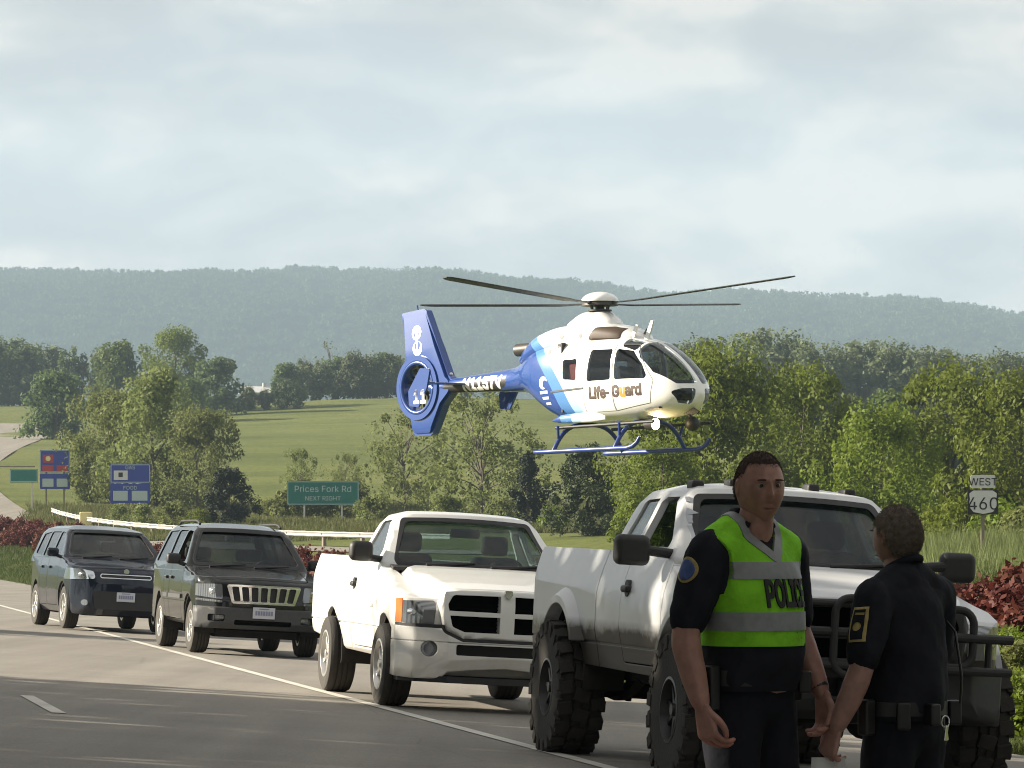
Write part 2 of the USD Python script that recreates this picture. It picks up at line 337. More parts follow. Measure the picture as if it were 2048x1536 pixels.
_ridge = np.array([(-6000, 560), (-3500, 540), (-1500, 560), (-500, 548), (0, 540), (150, 539), (300, 546), (450, 541), (600, 534), (720, 529), (880, 532), (1000, 545), (1150, 557), (1300, 572), (1450, 584), (1600, 593), (1740, 597), (1850, 601), (1950, 617), (2060, 630), (2400, 650), (3200, 610), (4500, 600), (8000, 620)], float)
HD = 3000.0
_rs = CubicSpline((_ridge[:, 0] - 1024) * HD / FPX, EYE + (HORIZON - _ridge[:, 1]) * HD / FPX)
def hill(x, y):
    top = _rs(np.clip(x, -2900, 2900)) - 14
    t = (y - 1750) / (HD - 1750)
    up = np.where(t < 1, smoothstep(-0.02, 1.0, t) * 0.55 + 0.45 * np.clip(t, 0, 1) ** 0.8, 1 - 0.5 * (t - 1))
    sp = meshkit.fbm(np.stack([x / 260, y / 900, 0 * x], -1), 4, 11) - 0.5
    sp2 = meshkit.fbm(np.stack([x / 120, y / 160, 0 * x], -1), 3, 5) - 0.5
    env = np.clip(t, 0, 1) * np.clip(1.08 - t, 0, 1) * 2.6
    return 8 + (top - 8) * up + env * (110 * sp + 26 * sp2)
M_hill = mat('hill_forest', {'g': ('geometry', {}), 'n': ('noise_texture', {'scale': 0.012, 'detail': 8.0, 'roughness': 0.7}), 'r': ('rgb_ramp', {'ramp': [(0.3, (0.028, 0.042, 0.018)), (0.7, (0.05, 0.066, 0.026))]}), 'p': ('principled_bsdf', {'roughness': 1.0, 'specular_ior_level': 0.0})},
    [('g.position', 'n.vector'), ('n.fac', 'r.fac'), ('r.color', 'p.base_color')], 'p.BSDF')
tag(part('hills', sheet(np.concatenate([np.linspace(-3000, -700, 60), np.arange(-690, 700, 14), np.linspace(700, 3000, 60)]), np.arange(1740, 3700, 18.0), hill), M_hill, smooth=True), 'long wooded mountain ridge closing off the valley', kind='structure')

# ================================================================== leaves and trees
def foliage(rng, centers, radii, per, leaf, up=0.25, flat=1.0):
    """Leaf quads spread through clumps: lit and shaded sides come from their real directions."""
    c = np.repeat(np.arange(len(centers)), per); n = len(c)
    d = unit(rng.normal(size=(n, 3))); r = rng.uniform(0.25, 1, n) ** 0.6
    P = centers[c] + d * (radii[c] * r)[:, None] * [1, 1, flat]
    N = unit(d * 0.8 + rng.normal(size=(n, 3)) * 0.55 + [0, 0, up])
    T = unit(np.cross(N, rng.normal(size=(n, 3))))
    s = leaf * rng.uniform(0.5, 1.3, n) * np.exp(rng.normal(0, 0.22, len(centers)))[c]
    return tri_soup(P, N, T, s, s * rng.uniform(0.5, 0.8, n))

def limbs(rng, h, fork, centers, r0, nb=9, wob=0.25, lean=0.0):
    ms = []; top = h * 0.82
    tp = [np.array([0, 0, -0.4]), np.array([0.02 * h * rng.normal(), 0.02 * h * rng.normal(), fork]), np.array([lean + 0.04 * h * rng.normal(), 0.04 * h * rng.normal(), top])]
    tt = np.linspace(0, 1, 9)[:, None]; P = (1 - tt) ** 2 * tp[0] + 2 * tt * (1 - tt) * tp[1] + tt ** 2 * tp[2]
    ms.append(tube(P, np.linspace(r0, r0 * 0.22, 9), 7))
    for k in rng.choice(len(centers), min(nb, len(centers)), replace=False):
        e = centers[k]; i = int(np.clip(np.searchsorted(P[:, 2], min(e[2] * rng.uniform(0.35, 0.7), top * 0.9)), 1, 7)); a = P[i]
        mid = (a + e) / 2 + rng.normal(size=3) * wob + [0, 0, 0.12 * h * rng.uniform(0, 1)]
        t = np.linspace(0, 1, 6)[:, None]; Q = (1 - t) ** 2 * a + 2 * t * (1 - t) * mid + t ** 2 * e
        ms.append(tube(Q, np.linspace(r0 * 0.42, r0 * 0.08, 6), 5))
    return cat(*ms)

def crown_points(rng, h, w, base, n, shape):
    """Clump centres in a crown: shape(t) gives the relative width at relative height t."""
    t = rng.uniform(0, 1, n); a = rng.uniform(0, 2 * np.pi, n)
    rr = np.sqrt(rng.uniform(0.12, 1, n)) * np.array([shape(x) for x in t]) * w / 2 * (1 + 0.22 * np.sin(3 * a + 5 * t) + 0.16 * rng.normal(size=n))
    return np.stack([rr * np.cos(a), rr * np.sin(a), base + (h - base) * t], 1)
round_top = lambda t: math.sqrt(max(0.02, 1 - (2 * (t * 0.95) - 0.85) ** 2 / 1.4))
dome_top = lambda t: math.sqrt(max(0.03, 1 - max(0, t - 0.15) ** 2 / 0.78)) * (0.8 + 0.2 * min(1, t / 0.15))
cone = lambda t: max(0.06, (1 - t) ** 0.75) * (0.75 + 0.25 * min(1, t / 0.12))
column_ = lambda t: max(0.1, math.sin(math.pi * min(1, 0.08 + 0.92 * t)) ** 0.5)

def tree_class(name, seed, h, w, base, n, cr, per, leaf, shape, M, Mb, fork=0.3, r0=None, nb=9, up=0.25, flat=1.0):
    rng = np.random.default_rng(seed); c = shape_class(name)
    P = crown_points(rng, h - cr * 0.6, w - cr, base + cr * 0.3, n, shape); R = cr * rng.uniform(0.6, 1.25, n)
    leaf *= 1.12; per = int(per * 1.35)
    part('trunk', limbs(rng, h, h * fork, P, r0 or h * 0.022, nb), Mb, c, smooth=True)
    part('crown', foliage(rng, P, R, per, leaf, up, flat), M, c, smooth=False)
    return c
M_bark = paint('bark', (0.095, 0.08, 0.065), 0.95, noise=0.4, nscale=5, bump=0.6, bscale=12)
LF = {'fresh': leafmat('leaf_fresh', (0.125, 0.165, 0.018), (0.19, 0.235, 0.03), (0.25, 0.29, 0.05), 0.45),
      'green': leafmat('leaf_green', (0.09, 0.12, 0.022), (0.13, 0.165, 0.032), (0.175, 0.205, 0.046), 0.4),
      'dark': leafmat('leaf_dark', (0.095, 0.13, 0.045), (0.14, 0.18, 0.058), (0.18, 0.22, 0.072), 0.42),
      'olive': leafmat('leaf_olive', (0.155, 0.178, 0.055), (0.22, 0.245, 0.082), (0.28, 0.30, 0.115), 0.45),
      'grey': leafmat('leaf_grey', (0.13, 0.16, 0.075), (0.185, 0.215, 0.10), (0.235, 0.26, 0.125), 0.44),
      'conifer': leafmat('leaf_conifer', (0.018, 0.026, 0.012), (0.028, 0.038, 0.016), (0.042, 0.052, 0.022), 0.1),
      'cedar': leafmat('leaf_cedar', (0.055, 0.075, 0.032), (0.08, 0.105, 0.045), (0.105, 0.135, 0.06), 0.2),
      'red': leafmat('leaf_red', (0.10, 0.027, 0.017), (0.18, 0.048, 0.028), (0.27, 0.082, 0.044), 0.3),
      'bank': leafmat('leaf_bank', (0.13, 0.16, 0.055), (0.18, 0.21, 0.08), (0.23, 0.26, 0.11), 0.35)}

# far-off wood on the ridge: one mass of small crowns
rng = np.random.default_rng(2)
P = crown_points(rng, 11, 8.0, 3.0, 14, round_top)
fo = foliage(rng, P, np.full(14, 1.7), 14, 0.8)
N = 26000
hx, hy = rng.uniform(-640, 640, N), rng.uniform(1760, 3060, N)
hz = hill(hx, hy) - 1.5
pi = UsdGeom.PointInstancer.Define(stage, '/World/hill_forest')
pm = part('ridge_tree', fo, leafmat('leaf_ridge', (0.050, 0.075, 0.026), (0.062, 0.088, 0.030), (0.075, 0.10, 0.034), 0.2, 0.0), pi, smooth=False)
pi.CreatePrototypesRel().SetTargets([pm.GetPath()])
def instance_points(pi, x, y, z, rng, s0, s1, tilt=0.0):
    n = len(x); a = rng.uniform(0, 2 * np.pi, n); sc = rng.uniform(s0, s1, n)
    pi.CreatePositionsAttr(Vt.Vec3fArray.FromNumpy(np.stack([x, y, z], 1).astype(np.float32)))
    pi.CreateOrientationsAttr(Vt.QuathArray([Gf.Quath(math.cos(t / 2), 0, 0, math.sin(t / 2)) for t in a]))
    pi.CreateScalesAttr(Vt.Vec3fArray.FromNumpy(np.stack([sc * rng.uniform(0.9, 1.15, n), sc * rng.uniform(0.9, 1.15, n), sc * rng.uniform(0.85, 1.3, n)], 1).astype(np.float32)))
    pi.CreateProtoIndicesAttr(Vt.IntArray([0] * n))
instance_points(pi, hx, hy, hz, rng, 0.65, 1.25)
tag(pi, 'hazy far-off wood covering the whole mountain ridge', kind='stuff')

# haze: one closed box of thin air round the camera and the whole scene
zlo, zhi = -6.0, 420.0
hb = trimesh.creation.box(bounds=[[-3400, -1600, zlo], [3400, 3800, zhi]])
M_haze = mat('haze_air', {'v': ('principled_volume', {'color': (0.60, 0.80, 1.0), 'density': HAZE, 'anisotropy': 0.05})}, volume='v.volume')
tag(part('haze', hb, M_haze, smooth=False), 'pale blue summer haze in the air over the valley', kind='stuff')

# ------------------------------------------------------------------ the trees one by one
K = {}
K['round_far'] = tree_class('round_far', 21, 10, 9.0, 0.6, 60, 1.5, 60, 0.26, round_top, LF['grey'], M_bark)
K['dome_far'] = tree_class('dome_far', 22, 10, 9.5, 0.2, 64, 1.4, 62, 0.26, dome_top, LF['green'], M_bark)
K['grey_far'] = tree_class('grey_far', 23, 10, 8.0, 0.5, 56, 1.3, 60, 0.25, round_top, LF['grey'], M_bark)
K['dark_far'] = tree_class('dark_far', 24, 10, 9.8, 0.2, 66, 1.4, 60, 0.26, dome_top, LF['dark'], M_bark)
K['poplar'] = tree_class('poplar', 25, 10, 2.0, 0.8, 26, 0.7, 36, 0.2, column_, LF['dark'], M_bark)
K['bare'] = tree_class('bare_tree', 26, 10, 5.0, 3.5, 26, 0.8, 5, 0.16, round_top, LF['grey'], M_bark, nb=24, r0=0.16)
K['olive'] = tree_class('olive_tree', 27, 10, 8.6, 0.0, 75, 1.15, 130, 0.125, dome_top, LF['olive'], M_bark, nb=14)
K['olive_b'] = tree_class('olive_tree_broad', 28, 10, 10.0, 0.0, 80, 1.2, 130, 0.125, round_top, LF['olive'], M_bark, nb=14)
K['sparse'] = tree_class('sparse_tree', 29, 10, 10.5, 1.6, 90, 0.95, 62, 0.12, round_top, LF['olive'], M_bark, nb=26, r0=0.17, fork=0.12)
K['fresh'] = tree_class('fresh_tree', 30, 10, 9.8, 0.2, 85, 1.25, 150, 0.125, round_top, LF['fresh'], M_bark, nb=12)
K['fresh_b'] = tree_class('fresh_tree_broad', 31, 10, 11.8, 0.0, 92, 1.3, 155, 0.13, dome_top, LF['fresh'], M_bark, nb=12)
K['conifer'] = tree_class('conifer', 32, 10, 6.5, 0.2, 80, 0.85, 90, 0.15, cone, LF['conifer'], M_bark, nb=10, up=0.1)
K['cedar'] = tree_class('cedar', 33, 10, 9.0, 0.1, 110, 0.95, 90, 0.15, lambda t: dome_top(t) * (1 - 0.35 * t), LF['cedar'], M_bark, nb=8)
K['juniper'] = tree_class('juniper', 34, 10, 11.0, 0.1, 80, 1.0, 80, 0.2, lambda t: 0.35 + 0.65 * (1 - t) ** 0.6, LF['conifer'], M_bark, nb=14, up=0.6)
K['bush'] = tree_class('bush', 35, 2, 3.2, 0.02, 44, 0.42, 60, 0.07, dome_top, LF['olive'], M_bark, nb=5, r0=0.04)
K['bush_g'] = tree_class('bush_green', 36, 2, 3.0, 0.02, 44, 0.42, 60, 0.07, dome_top, LF['fresh'], M_bark, nb=5, r0=0.04)
K['red'] = tree_class('red_shrub', 37, 1.2, 2.0, 0.02, 46, 0.26, 60, 0.045, dome_top, LF['red'], M_bark, nb=6, r0=0.02)
K['maple'] = tree_class('maple', 38, 14, 11.0, 3.0, 120, 1.5, 60, 0.22, round_top, LF['green'], M_bark, nb=12)
_tr = np.random.default_rng(77)
def plant(kind, name, px, d, h, label, group=None, base=10.0, cat_='tree', wide=1.0, sink=0.15):
    x, y = at(px, d)[:2]; s = h / base
    return copy_of(K[kind], name, label, cat_, (x, y, gz(x, y) - sink * s), _tr.uniform(0, 6.28), (s * wide, s * wide, s), group)
ORD = ['first', 'second', 'third', 'fourth', 'fifth', 'sixth', 'seventh', 'eighth', 'ninth', 'tenth', 'eleventh', 'twelfth', 'thirteenth', 'fourteenth', 'fifteenth']
# far left, behind the bend of the other road
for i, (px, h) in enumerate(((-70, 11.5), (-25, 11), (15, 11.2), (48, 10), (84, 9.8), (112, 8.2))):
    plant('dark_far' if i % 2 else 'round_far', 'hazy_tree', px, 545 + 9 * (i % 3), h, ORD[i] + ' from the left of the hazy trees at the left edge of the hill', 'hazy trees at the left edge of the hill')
for px, h, l in ((128, 8.6, 'leftmost'), (148, 8.9, 'middle'), (166, 7.9, 'rightmost')):
    plant('poplar', 'poplar_tree', px, 500, h, 'thin dark spire-like tree, %s of the three left of the tall pale tree' % l)
plant('dark_far', 'round_tree', 112, 388, 8.3, 'round dark green tree right above the bend of the pale far road', wide=0.98)
plant('dome_far', 'broad_tree', 238, 470, 9.6, 'mid green tree left of the tallest pale tree, behind the big olive tree', wide=0.85)
plant('round_far', 'broad_tree', 205, 500, 8.6, 'grey green tree beside the three thin spires, behind the big olive tree', wide=0.8)
plant('fresh', 'tall_tree', 352, 455, 11.2, 'tallest pale green tree on the left hill, against the mountain', wide=0.92)
plant('dark_far', 'broad_tree', 432, 440, 8.0, 'dark green dome-shaped tree sloping down to the white-roofed house', wide=0.95)
plant('dome_far', 'broad_tree', 385, 425, 5.5, 'low green tree at the foot of the tallest pale tree')
plant('olive_b', 'olive_tree', 232, 238, 8.0, 'big olive green tree behind the two blue signs, left stem of the clump', wide=0.9)
plant('olive', 'olive_tree', 312, 232, 9.3, 'biggest olive green tree, in the middle of the clump behind the blue sign', wide=0.95)
plant('olive_b', 'olive_tree', 398, 228, 6.9, 'lower olive green tree at the right side of the big olive clump', wide=0.82)
plant('olive', 'olive_tree', 172, 240, 5.0, 'small olive tree behind the left blue sign with the red panel', wide=0.8)
# the row at the crest of the field
for i, (px, h) in enumerate(((572, 5.8), (606, 6.2), (640, 5.7), (672, 6.6), (706, 7.0), (740, 6.6), (774, 6.9), (806, 5.9), (850, 4.0), (890, 3.4), (935, 3.1), (975, 3.0), (1015, 2.6))):
    plant('grey_far' if i % 3 else 'dark_far', 'crest_tree', px, 486 + 6 * (i % 2), h, ORD[i] + ' tree from the left in the row along the crest of the field', 'trees in a row along the crest of the field', wide=0.95)
plant('bare', 'bare_tree', 664, 505, 9.0, 'thin leafless tree rising above the row on the field crest')
for px, h, k_ in ((496, 3.4, 'pale bush below the white-roofed house, left one'), (530, 2.8, 'pale bush right below the gable of the white-roofed house'), (566, 4.2, 'grey green bush between the white-roofed house and the tree row'), (592, 3.6, 'grey green bush at the left end of the tree row')):
    plant('grey_far', 'field_bush', px, 450, h, k_, cat_='bush')
# middle distance
plant('sparse', 'sparse_tree', 812, 212, 6.9, 'loose olive tree with bare limbs below the tail of the helicopter', wide=0.85)
plant('sparse', 'sparse_tree', 962, 205, 7.9, 'loose olive tree with two dark stems behind the roof of the white pickup', wide=0.95)
plant('conifer', 'conifer', 1056, 186, 4.0, 'dark narrow conifer between the loose olive tree and the rounded cedar', wide=1.05)
plant('cedar', 'cedar', 1172, 162, 4.3, 'rounded grey green cedar standing between the two white pickups', wide=1.08)
plant('juniper', 'juniper', 460, 194, 3.3, 'spiky dark juniper behind the black off-roader')
plant('sparse', 'sapling', 600, 220, 4.6, 'thin pale sapling behind the green exit sign', wide=0.6)
plant('sparse', 'sapling', 690, 222, 4.2, 'thin pale sapling at the right end of the green exit sign', wide=0.6)
BPX = (290, 345, 395, 545, 590, 640, 700, 745, 890, 1000, 1105, 240)
for i, (px, d, h, k) in enumerate(((290, 196, 1.5, 'bush'), (345, 192, 1.7, 'bush'), (395, 190, 1.4, 'bush_g'), (545, 213, 1.5, 'bush'), (590, 213, 2.4, 'bush'), (640, 213, 2.2, 'bush'), (700, 213, 2.6, 'bush'), (745, 196, 1.8, 'bush'), (890, 190, 1.8, 'bush'), (1000, 184, 1.6, 'bush'), (1105, 176, 1.4, 'bush_g'), (240, 205, 1.2, 'bush'))):
    plant(k, 'roadside_bush', px, d, h, ORD[sorted(range(12), key=lambda j: BPX[j]).index(i)] + ' from the left of the low bushes behind the far guard rail', 'low bushes along the far guard rail', 2.0, 'bush')
# right
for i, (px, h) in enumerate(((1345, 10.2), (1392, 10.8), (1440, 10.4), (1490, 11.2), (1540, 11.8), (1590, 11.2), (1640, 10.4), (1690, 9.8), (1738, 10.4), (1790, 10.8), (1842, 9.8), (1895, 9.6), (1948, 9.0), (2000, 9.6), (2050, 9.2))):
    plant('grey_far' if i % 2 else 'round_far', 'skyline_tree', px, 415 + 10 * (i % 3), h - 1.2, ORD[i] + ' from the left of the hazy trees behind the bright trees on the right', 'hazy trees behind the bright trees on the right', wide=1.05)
for i, (px, h) in enumerate(((1600, 6.8), (1690, 6.2), (1780, 6.4), (1880, 6.6), (1980, 6.2))):
    plant('dome_far', 'middle_tree', px, 265, h, ORD[i] + ' from the left of the mid green trees behind the bright right-hand trees', 'mid green trees behind the bright trees on the right')
plant('fresh_b', 'maple_tree', 1420, 152, 8.6, 'bright green tree with sunlit leaves right behind the nose of the helicopter', wide=0.82)
plant('fresh', 'maple_tree', 1330, 146, 4.6, 'low bright green tree below the skids of the helicopter', wide=1.0)
plant('fresh', 'maple_tree', 1605, 162, 7.8, 'bright green tree behind the head of the officer in the vest', wide=0.85)
plant('dome_far', 'maple_tree', 1520, 140, 4.2, 'dark green low tree behind the roof of the lifted pickup', wide=0.9)
plant('fresh_b', 'maple_tree', 1905, 142, 7.4, 'widest bright green tree, above the route sign', wide=0.85)
plant('fresh', 'maple_tree', 1760, 128, 5.6, 'bright green tree behind the roof lamps of the lifted pickup', wide=0.9)
plant('fresh', 'maple_tree', 2040, 135, 6.8, 'bright green tree cut by the right edge of the picture', wide=0.9)
plant('dark_far', 'maple_tree', 1660, 172, 5.8, 'shaded dark green tree in the gap between the bright trees', wide=0.9)
for px, d, h, k, l in ((1885, 104, 1.9, 'bush_g', 'yellow green shrub left of the route sign post'), (1935, 100, 2.2, 'bush_g', 'yellow green shrub right behind the route sign post'), (2010, 98, 2.1, 'bush_g', 'yellow green shrub right of the route sign post'), (2060, 96, 1.8, 'bush', 'olive shrub at the right edge behind the red shrubs'), (1830, 106, 1.5, 'bush_g', 'small shrub behind the head of the short-haired officer'), (1690, 110, 1.6, 'bush_g', 'small shrub behind the bonnet of the lifted pickup')):
    plant(k, 'shrub', px, d, h, l, None, 2.0, 'shrub')
# red shrubs in the median
s_ = 6.0
while s_ < 166:
    o_ = 9.6 + 0.35 * math.sin(s_ * 1.7) - 3.9 * float(smoothstep(118, 162, s_)); x, y = onroad(s_, o_); px = 1024 + x * FPX / y
    if any(a <= px <= b for a, b in ((-60, 165), (270, 370), (555, 780), (1040, 1330), (1790, 2120))):
        copy_of(K['red'], 'red_shrub', 'dark red leafy shrub in the row planted along the median', 'shrub', (x, y, gz(x, y) - 0.04), _tr.uniform(0, 6.28), (1.0, 1.0, _tr.uniform(0.85, 1.12)), 'red shrubs along the median')
    s_ += 1.05
for i, (px, d, h, k) in enumerate(((2018, 33.5, 0.62, 'bush'), (2052, 33.0, 0.7, 'bush_g'), (2030, 36, 0.75, 'bush'), (2065, 37, 0.7, 'bush'), (1990, 37.5, 0.6, 'bush_g'), (2000, 41, 0.7, 'bush'), (2040, 40.5, 0.7, 'bush_g'))):
    plant(k, 'leafy_weed', px, d, h, ORD[i] + ' knee-high leafy weed, counted from the nearest, below the red shrubs', 'leafy weeds at the foot of the red shrubs', 2.0, 'plant', sink=0.02)
# big unseen trees beside the road; those round the camera added to darken the foreground
for i, (x, y, s_) in enumerate(((-20, 34.6, 0.62), (-20.5, 30.0, 0.84), (-20, 24.6, 0.78), (-19, 20.0, 0.9), (-20, 14, 1.1), (-8.5, 7.5, 1.15), (-12, -1, 1.2), (-2, -7, 1.2), (8, -6, 1.2), (12.2, 6.5, 1.15), (17, 16, 1.0), (-14, 9, 1.1))):
    copy_of(K['maple'], 'shade_tree', ORD[i] + ' tall unseen shade tree by the road counted from the white pickup towards the camera', 'tree', (x, y, gz(x, y) - 0.2), _tr.uniform(0, 6.28), s_)
copy_of(K['maple'], 'shade_tree', 'small roadside tree on the left verge beside the off-roader', 'tree', (-18.5, 56, gz(-18.5, 56) - 0.1), 1.0, 0.36)

# ------------------------------------------------------------------ grass that stands up
def tuft(rng, n, h, spread, w):
    a = rng.uniform(0, 2 * np.pi, n); r = spread * np.sqrt(rng.uniform(0, 1, n)); b = np.stack([r * np.cos(a), r * np.sin(a), 0 * r], 1)
    L = h * rng.uniform(0.5, 1.2, n); lean = unit(np.stack([rng.normal(size=n), rng.normal(size=n), 2.2 + 0 * a], 1)); tip = b + lean * L[:, None]
    sd = unit(np.cross(lean, rng.normal(size=(n, 3)))) * w
    V = np.stack([b - sd, b + sd, tip], 1).reshape(-1, 3); return V, np.arange(3 * n).reshape(-1, 3)
def field_of(name, label, M, x, y, h, seed, n=40, spread=0.22, w=0.006, s=(0.7, 1.4)):
    r = np.random.default_rng(seed); pi = UsdGeom.PointInstancer.Define(stage, '/World/' + name)
    p = part('tuft', tuft(r, n, h, spread, w), M, pi, smooth=False); pi.CreatePrototypesRel().SetTargets([p.GetPath()])
    instance_points(pi, x, y, ground(x, y) - 0.01, r, *s); tag(pi, label, kind='stuff')
M_blade = leafmat('grass_blade', (0.062, 0.085, 0.018), (0.095, 0.12, 0.028), (0.14, 0.15, 0.05), 0.3)
r_ = np.random.default_rng(5); ss, oo = r_.uniform(-4, 34, 5200), 4.95 + 4.6 * r_.uniform(0, 1, 5200); q = L0 + ss[:, None] * LD + oo[:, None] * LN
field_of('median_grass', 'short green grass of the median beside the lifted pickup', M_blade, q[:, 0], q[:, 1], 0.09, 6, 46, 0.16, 0.004)
ss, oo = r_.uniform(95, 152, 3500), 4.95 + 4.0 * r_.uniform(0, 1, 3500); q = L0 + ss[:, None] * LD + oo[:, None] * LN
field_of('verge_grass', 'grass strip between the road and the far red shrubs at the left edge', M_blade, q[:, 0], q[:, 1], 0.15, 7, 30, 0.3, 0.012)
q = np.array([at(p, d)[:2] for p, d in zip(r_.uniform(1860, 2090, 2600), r_.uniform(60, 98, 2600))])
field_of('tall_grass', 'tall pale green grass on the bank behind the red shrubs', LF['bank'], q[:, 0], q[:, 1], 0.75, 8, 40, 0.4, 0.014)
q = np.array([at(p, d)[:2] for p, d in zip(r_.uniform(60, 1300, 5200), r_.uniform(172, 235, 5200))])
field_of('field_grass', 'rough tall grass at the lower edge of the field behind the guard rail', leafmat('weed_blade', (0.10, 0.108, 0.032), (0.14, 0.145, 0.046), (0.18, 0.178, 0.07), 0.3), q[:, 0], q[:, 1], 0.32, 9, 30, 0.5, 0.02)
# ================================================================== guard rail, signs, house
M_galv = paint('galvanised', (0.50, 0.49, 0.45), 0.5, metallic=0.35, noise=0.12, nscale=3)
M_rail = paint('weathered_rail', (0.33, 0.325, 0.305), 0.65, noise=0.12, nscale=1.5)
M_post = paint('rail_post', (0.20, 0.17, 0.13), 0.9, noise=0.25)
M_sgreen = paint('sign_green', (0.008, 0.135, 0.105), 0.5, noise=0.05)
M_sblue = paint('sign_blue', (0.022, 0.045, 0.26), 0.5, noise=0.06)
M_swhite = paint('sign_white', (0.55, 0.56, 0.54), 0.55, noise=0.05)
M_sprint = paint('sign_print', (0.38, 0.46, 0.44), 0.6)
M_sblack = paint('sign_black', (0.015, 0.015, 0.016), 0.6)
M_sred = paint('sign_red', (0.35, 0.03, 0.03), 0.5)
M_yellow = paint('yellow_end', (0.66, 0.58, 0.28), 0.6, noise=0.1)
rt = np.arange(0, _t[-1], 0.5); RP = far_line(rt); RPX = 1024 + RP[:, 0] * FPX / np.maximum(RP[:, 1], 1)
# the rail stands on the far side of the curving road
tdir = np.gradient(RP, axis=0); tdir /= np.linalg.norm(tdir, axis=1)[:, None]
left = np.stack([-tdir[:, 1], tdir[:, 0]], 1)
RL = RP + left * 4.1
use = [i for i in range(len(rt)) if RL[i, 1] < 212 and RL[i, 1] > 150.5 and rt[i] > 180]
RL = RL[use]
gr = thing('guard_rail', 'weathered pale guard rail along the outer edge of the curving far road', 'guard rail', (0, 0, 0))
wb = [(0.0, 0.46), (0.05, 0.50), (0.0, 0.56), (0.0, 0.60), (0.05, 0.66), (0.0, 0.71), (-0.012, 0.71), (0.036, 0.66), (-0.012, 0.60), (-0.012, 0.56), (0.036, 0.50), (-0.012, 0.46)]
gzf = lambda x, y: gaussian_filter1d(ground(x, y), 6)
k = 0; seg = 8
for i in range(0, len(RL) - seg, seg):
    P = RL[i:i + seg + 1]; px = 1024 + P[:, 0].mean() * FPX / P[:, 1].mean()
    part('rail_beam', sweep_section(P, wb, lambda x, y: ground(x, y), 0.0), M_rail, gr, 30)
    p = P[0]; d_ = P[1] - P[0]; d_ /= np.linalg.norm(d_); nrm = np.array([-d_[1], d_[0]]) 
    q = p + nrm * 0.12; z = gz(*q)
    part('rail_post', tm(rbox(-0.08, 0.08, -0.08, 0.08, -0.2, 0.72, 0.01).rotate((0, 0, math.degrees(math.atan2(d_[1], d_[0])))).translate((q[0], q[1], z))), M_post, gr, False)
i = int(np.argmin(np.abs((1024 + RL[:, 0] * FPX / RL[:, 1]) - 172))); p = RL[i]; z = gz(*p)
e = thing('rail_end_cap', 'square pale yellow barrier box standing in front of the guard rail', 'barrier', (p[0] + 0.1, p[1] - 0.5, z))
part('cap', tm(rbox(-0.34, 0.34, -0.15, 0.15, 0.12, 0.95, 0.05)), M_yellow, e, 30)
for x_ in (-0.2, 0.1): part('foot', tm(bx(x_, x_ + 0.1, -0.1, 0.1, -0.1, 0.15)), M_post, e, False)

def sign(name, label, px, d, w, h, ytop, M, posts, yaw=0.0, M_post_=None, post_top=0.0):
    """A sign board facing the camera's road; local x right, y away, z up; returns the thing and its frame height."""
    p = at(px, d); z0 = gz(p[0], p[1]); zt = EYE + (HORIZON - ytop) * d / FPX - z0
    t = thing(name, label, 'sign', (p[0], p[1], z0), yaw)
    b = part('board', tm(ey(rnd(sg.box(-w / 2, zt - h, w / 2, zt), 0.06), -0.02, 0.02)), M, t, 30)
    part('border', tm(ey(rnd(sg.box(-w / 2 + 0.03, zt - h + 0.03, w / 2 - 0.03, zt - 0.03), 0.05).difference(rnd(sg.box(-w / 2 + 0.07, zt - h + 0.07, w / 2 - 0.07, zt - 0.07), 0.04)), -0.026, -0.019)), M_sprint, b, False)
    for x in posts: part('post', tm(bx(x - 0.05, x + 0.05, 0.021, 0.12, -0.3, zt - h * post_top)), M_post_ or M_galv, t, False)
    return t, b, zt
def words(par, text, h, x, z, M, center=True, y=-0.03):
    m = meshkit.text_mesh(text, h, 0.008); b = m.bounds; 
    m.apply_translation([(-b[:, 0].mean() if center else -b[0, 0]), 0, 0]); m.apply_transform(np.array([[1, 0, 0, x], [0, 0, 1, y], [0, 1, 0, z], [0, 0, 0, 1.0]]))
    return part('lettering', m, M, par, False)
def panel(par, x0, x1, z0, z1, M, name='logo_panel', y=-0.03): return part(name, tm(ey(rnd(sg.box(x0, z0, x1, z1), 0.02), y, -0.019)), M, par, False)
D = 205.0; sc = D / FPX
t, b, zt = sign('exit_sign', 'wide green road sign with two lines of pale lettering on two posts', 646, D, 144 * sc, 48 * sc, 962, M_sgreen, (-1.1, 1.1))
words(b, 'Prices Fork Rd', 0.36, 0, zt - 0.64, M_sprint); words(b, 'NEXT RIGHT', 0.25, 0, zt - 1.14, M_sprint)
D = 214.0; sc = D / FPX
t, b, zt = sign('service_sign', 'blue road sign with three pale panels in front of the olive trees', 260.5, D, 80 * sc, 38 * sc, 928, M_sblue, (-0.8, 0.8), M_post_=M_post)
panel(b, -1.0, -0.15, zt - 0.98, zt - 0.40, M_swhite); words(b, 'GAS', 0.22, 0, zt - 0.32, M_sprint); panel(b, -0.72, -0.45, zt - 0.80, zt - 0.52, M_sblack, 'logo_mark', -0.034)
b2 = part('lower_board', tm(ey(rnd(sg.box(-40 * sc, zt - 78 * sc, 40 * sc, zt - 40 * sc), 0.06), -0.02, 0.02)), M_sblue, t, 30); z2 = zt - 40 * sc
panel(b2, -1.05, -0.15, z2 - 1.02, z2 - 0.42, M_sprint); panel(b2, 0.10, 1.05, z2 - 1.02, z2 - 0.42, M_sprint); words(b2, 'FOOD', 0.22, 0, z2 - 0.34, M_sprint)
D = 236.0; sc = D / FPX
t, b, zt = sign('service_sign', 'blue road sign with a red logo panel, left of the other blue sign', 110, D, 60 * sc, 45 * sc, 900, M_sblue, (-0.6, 0.6), M_post_=M_post)
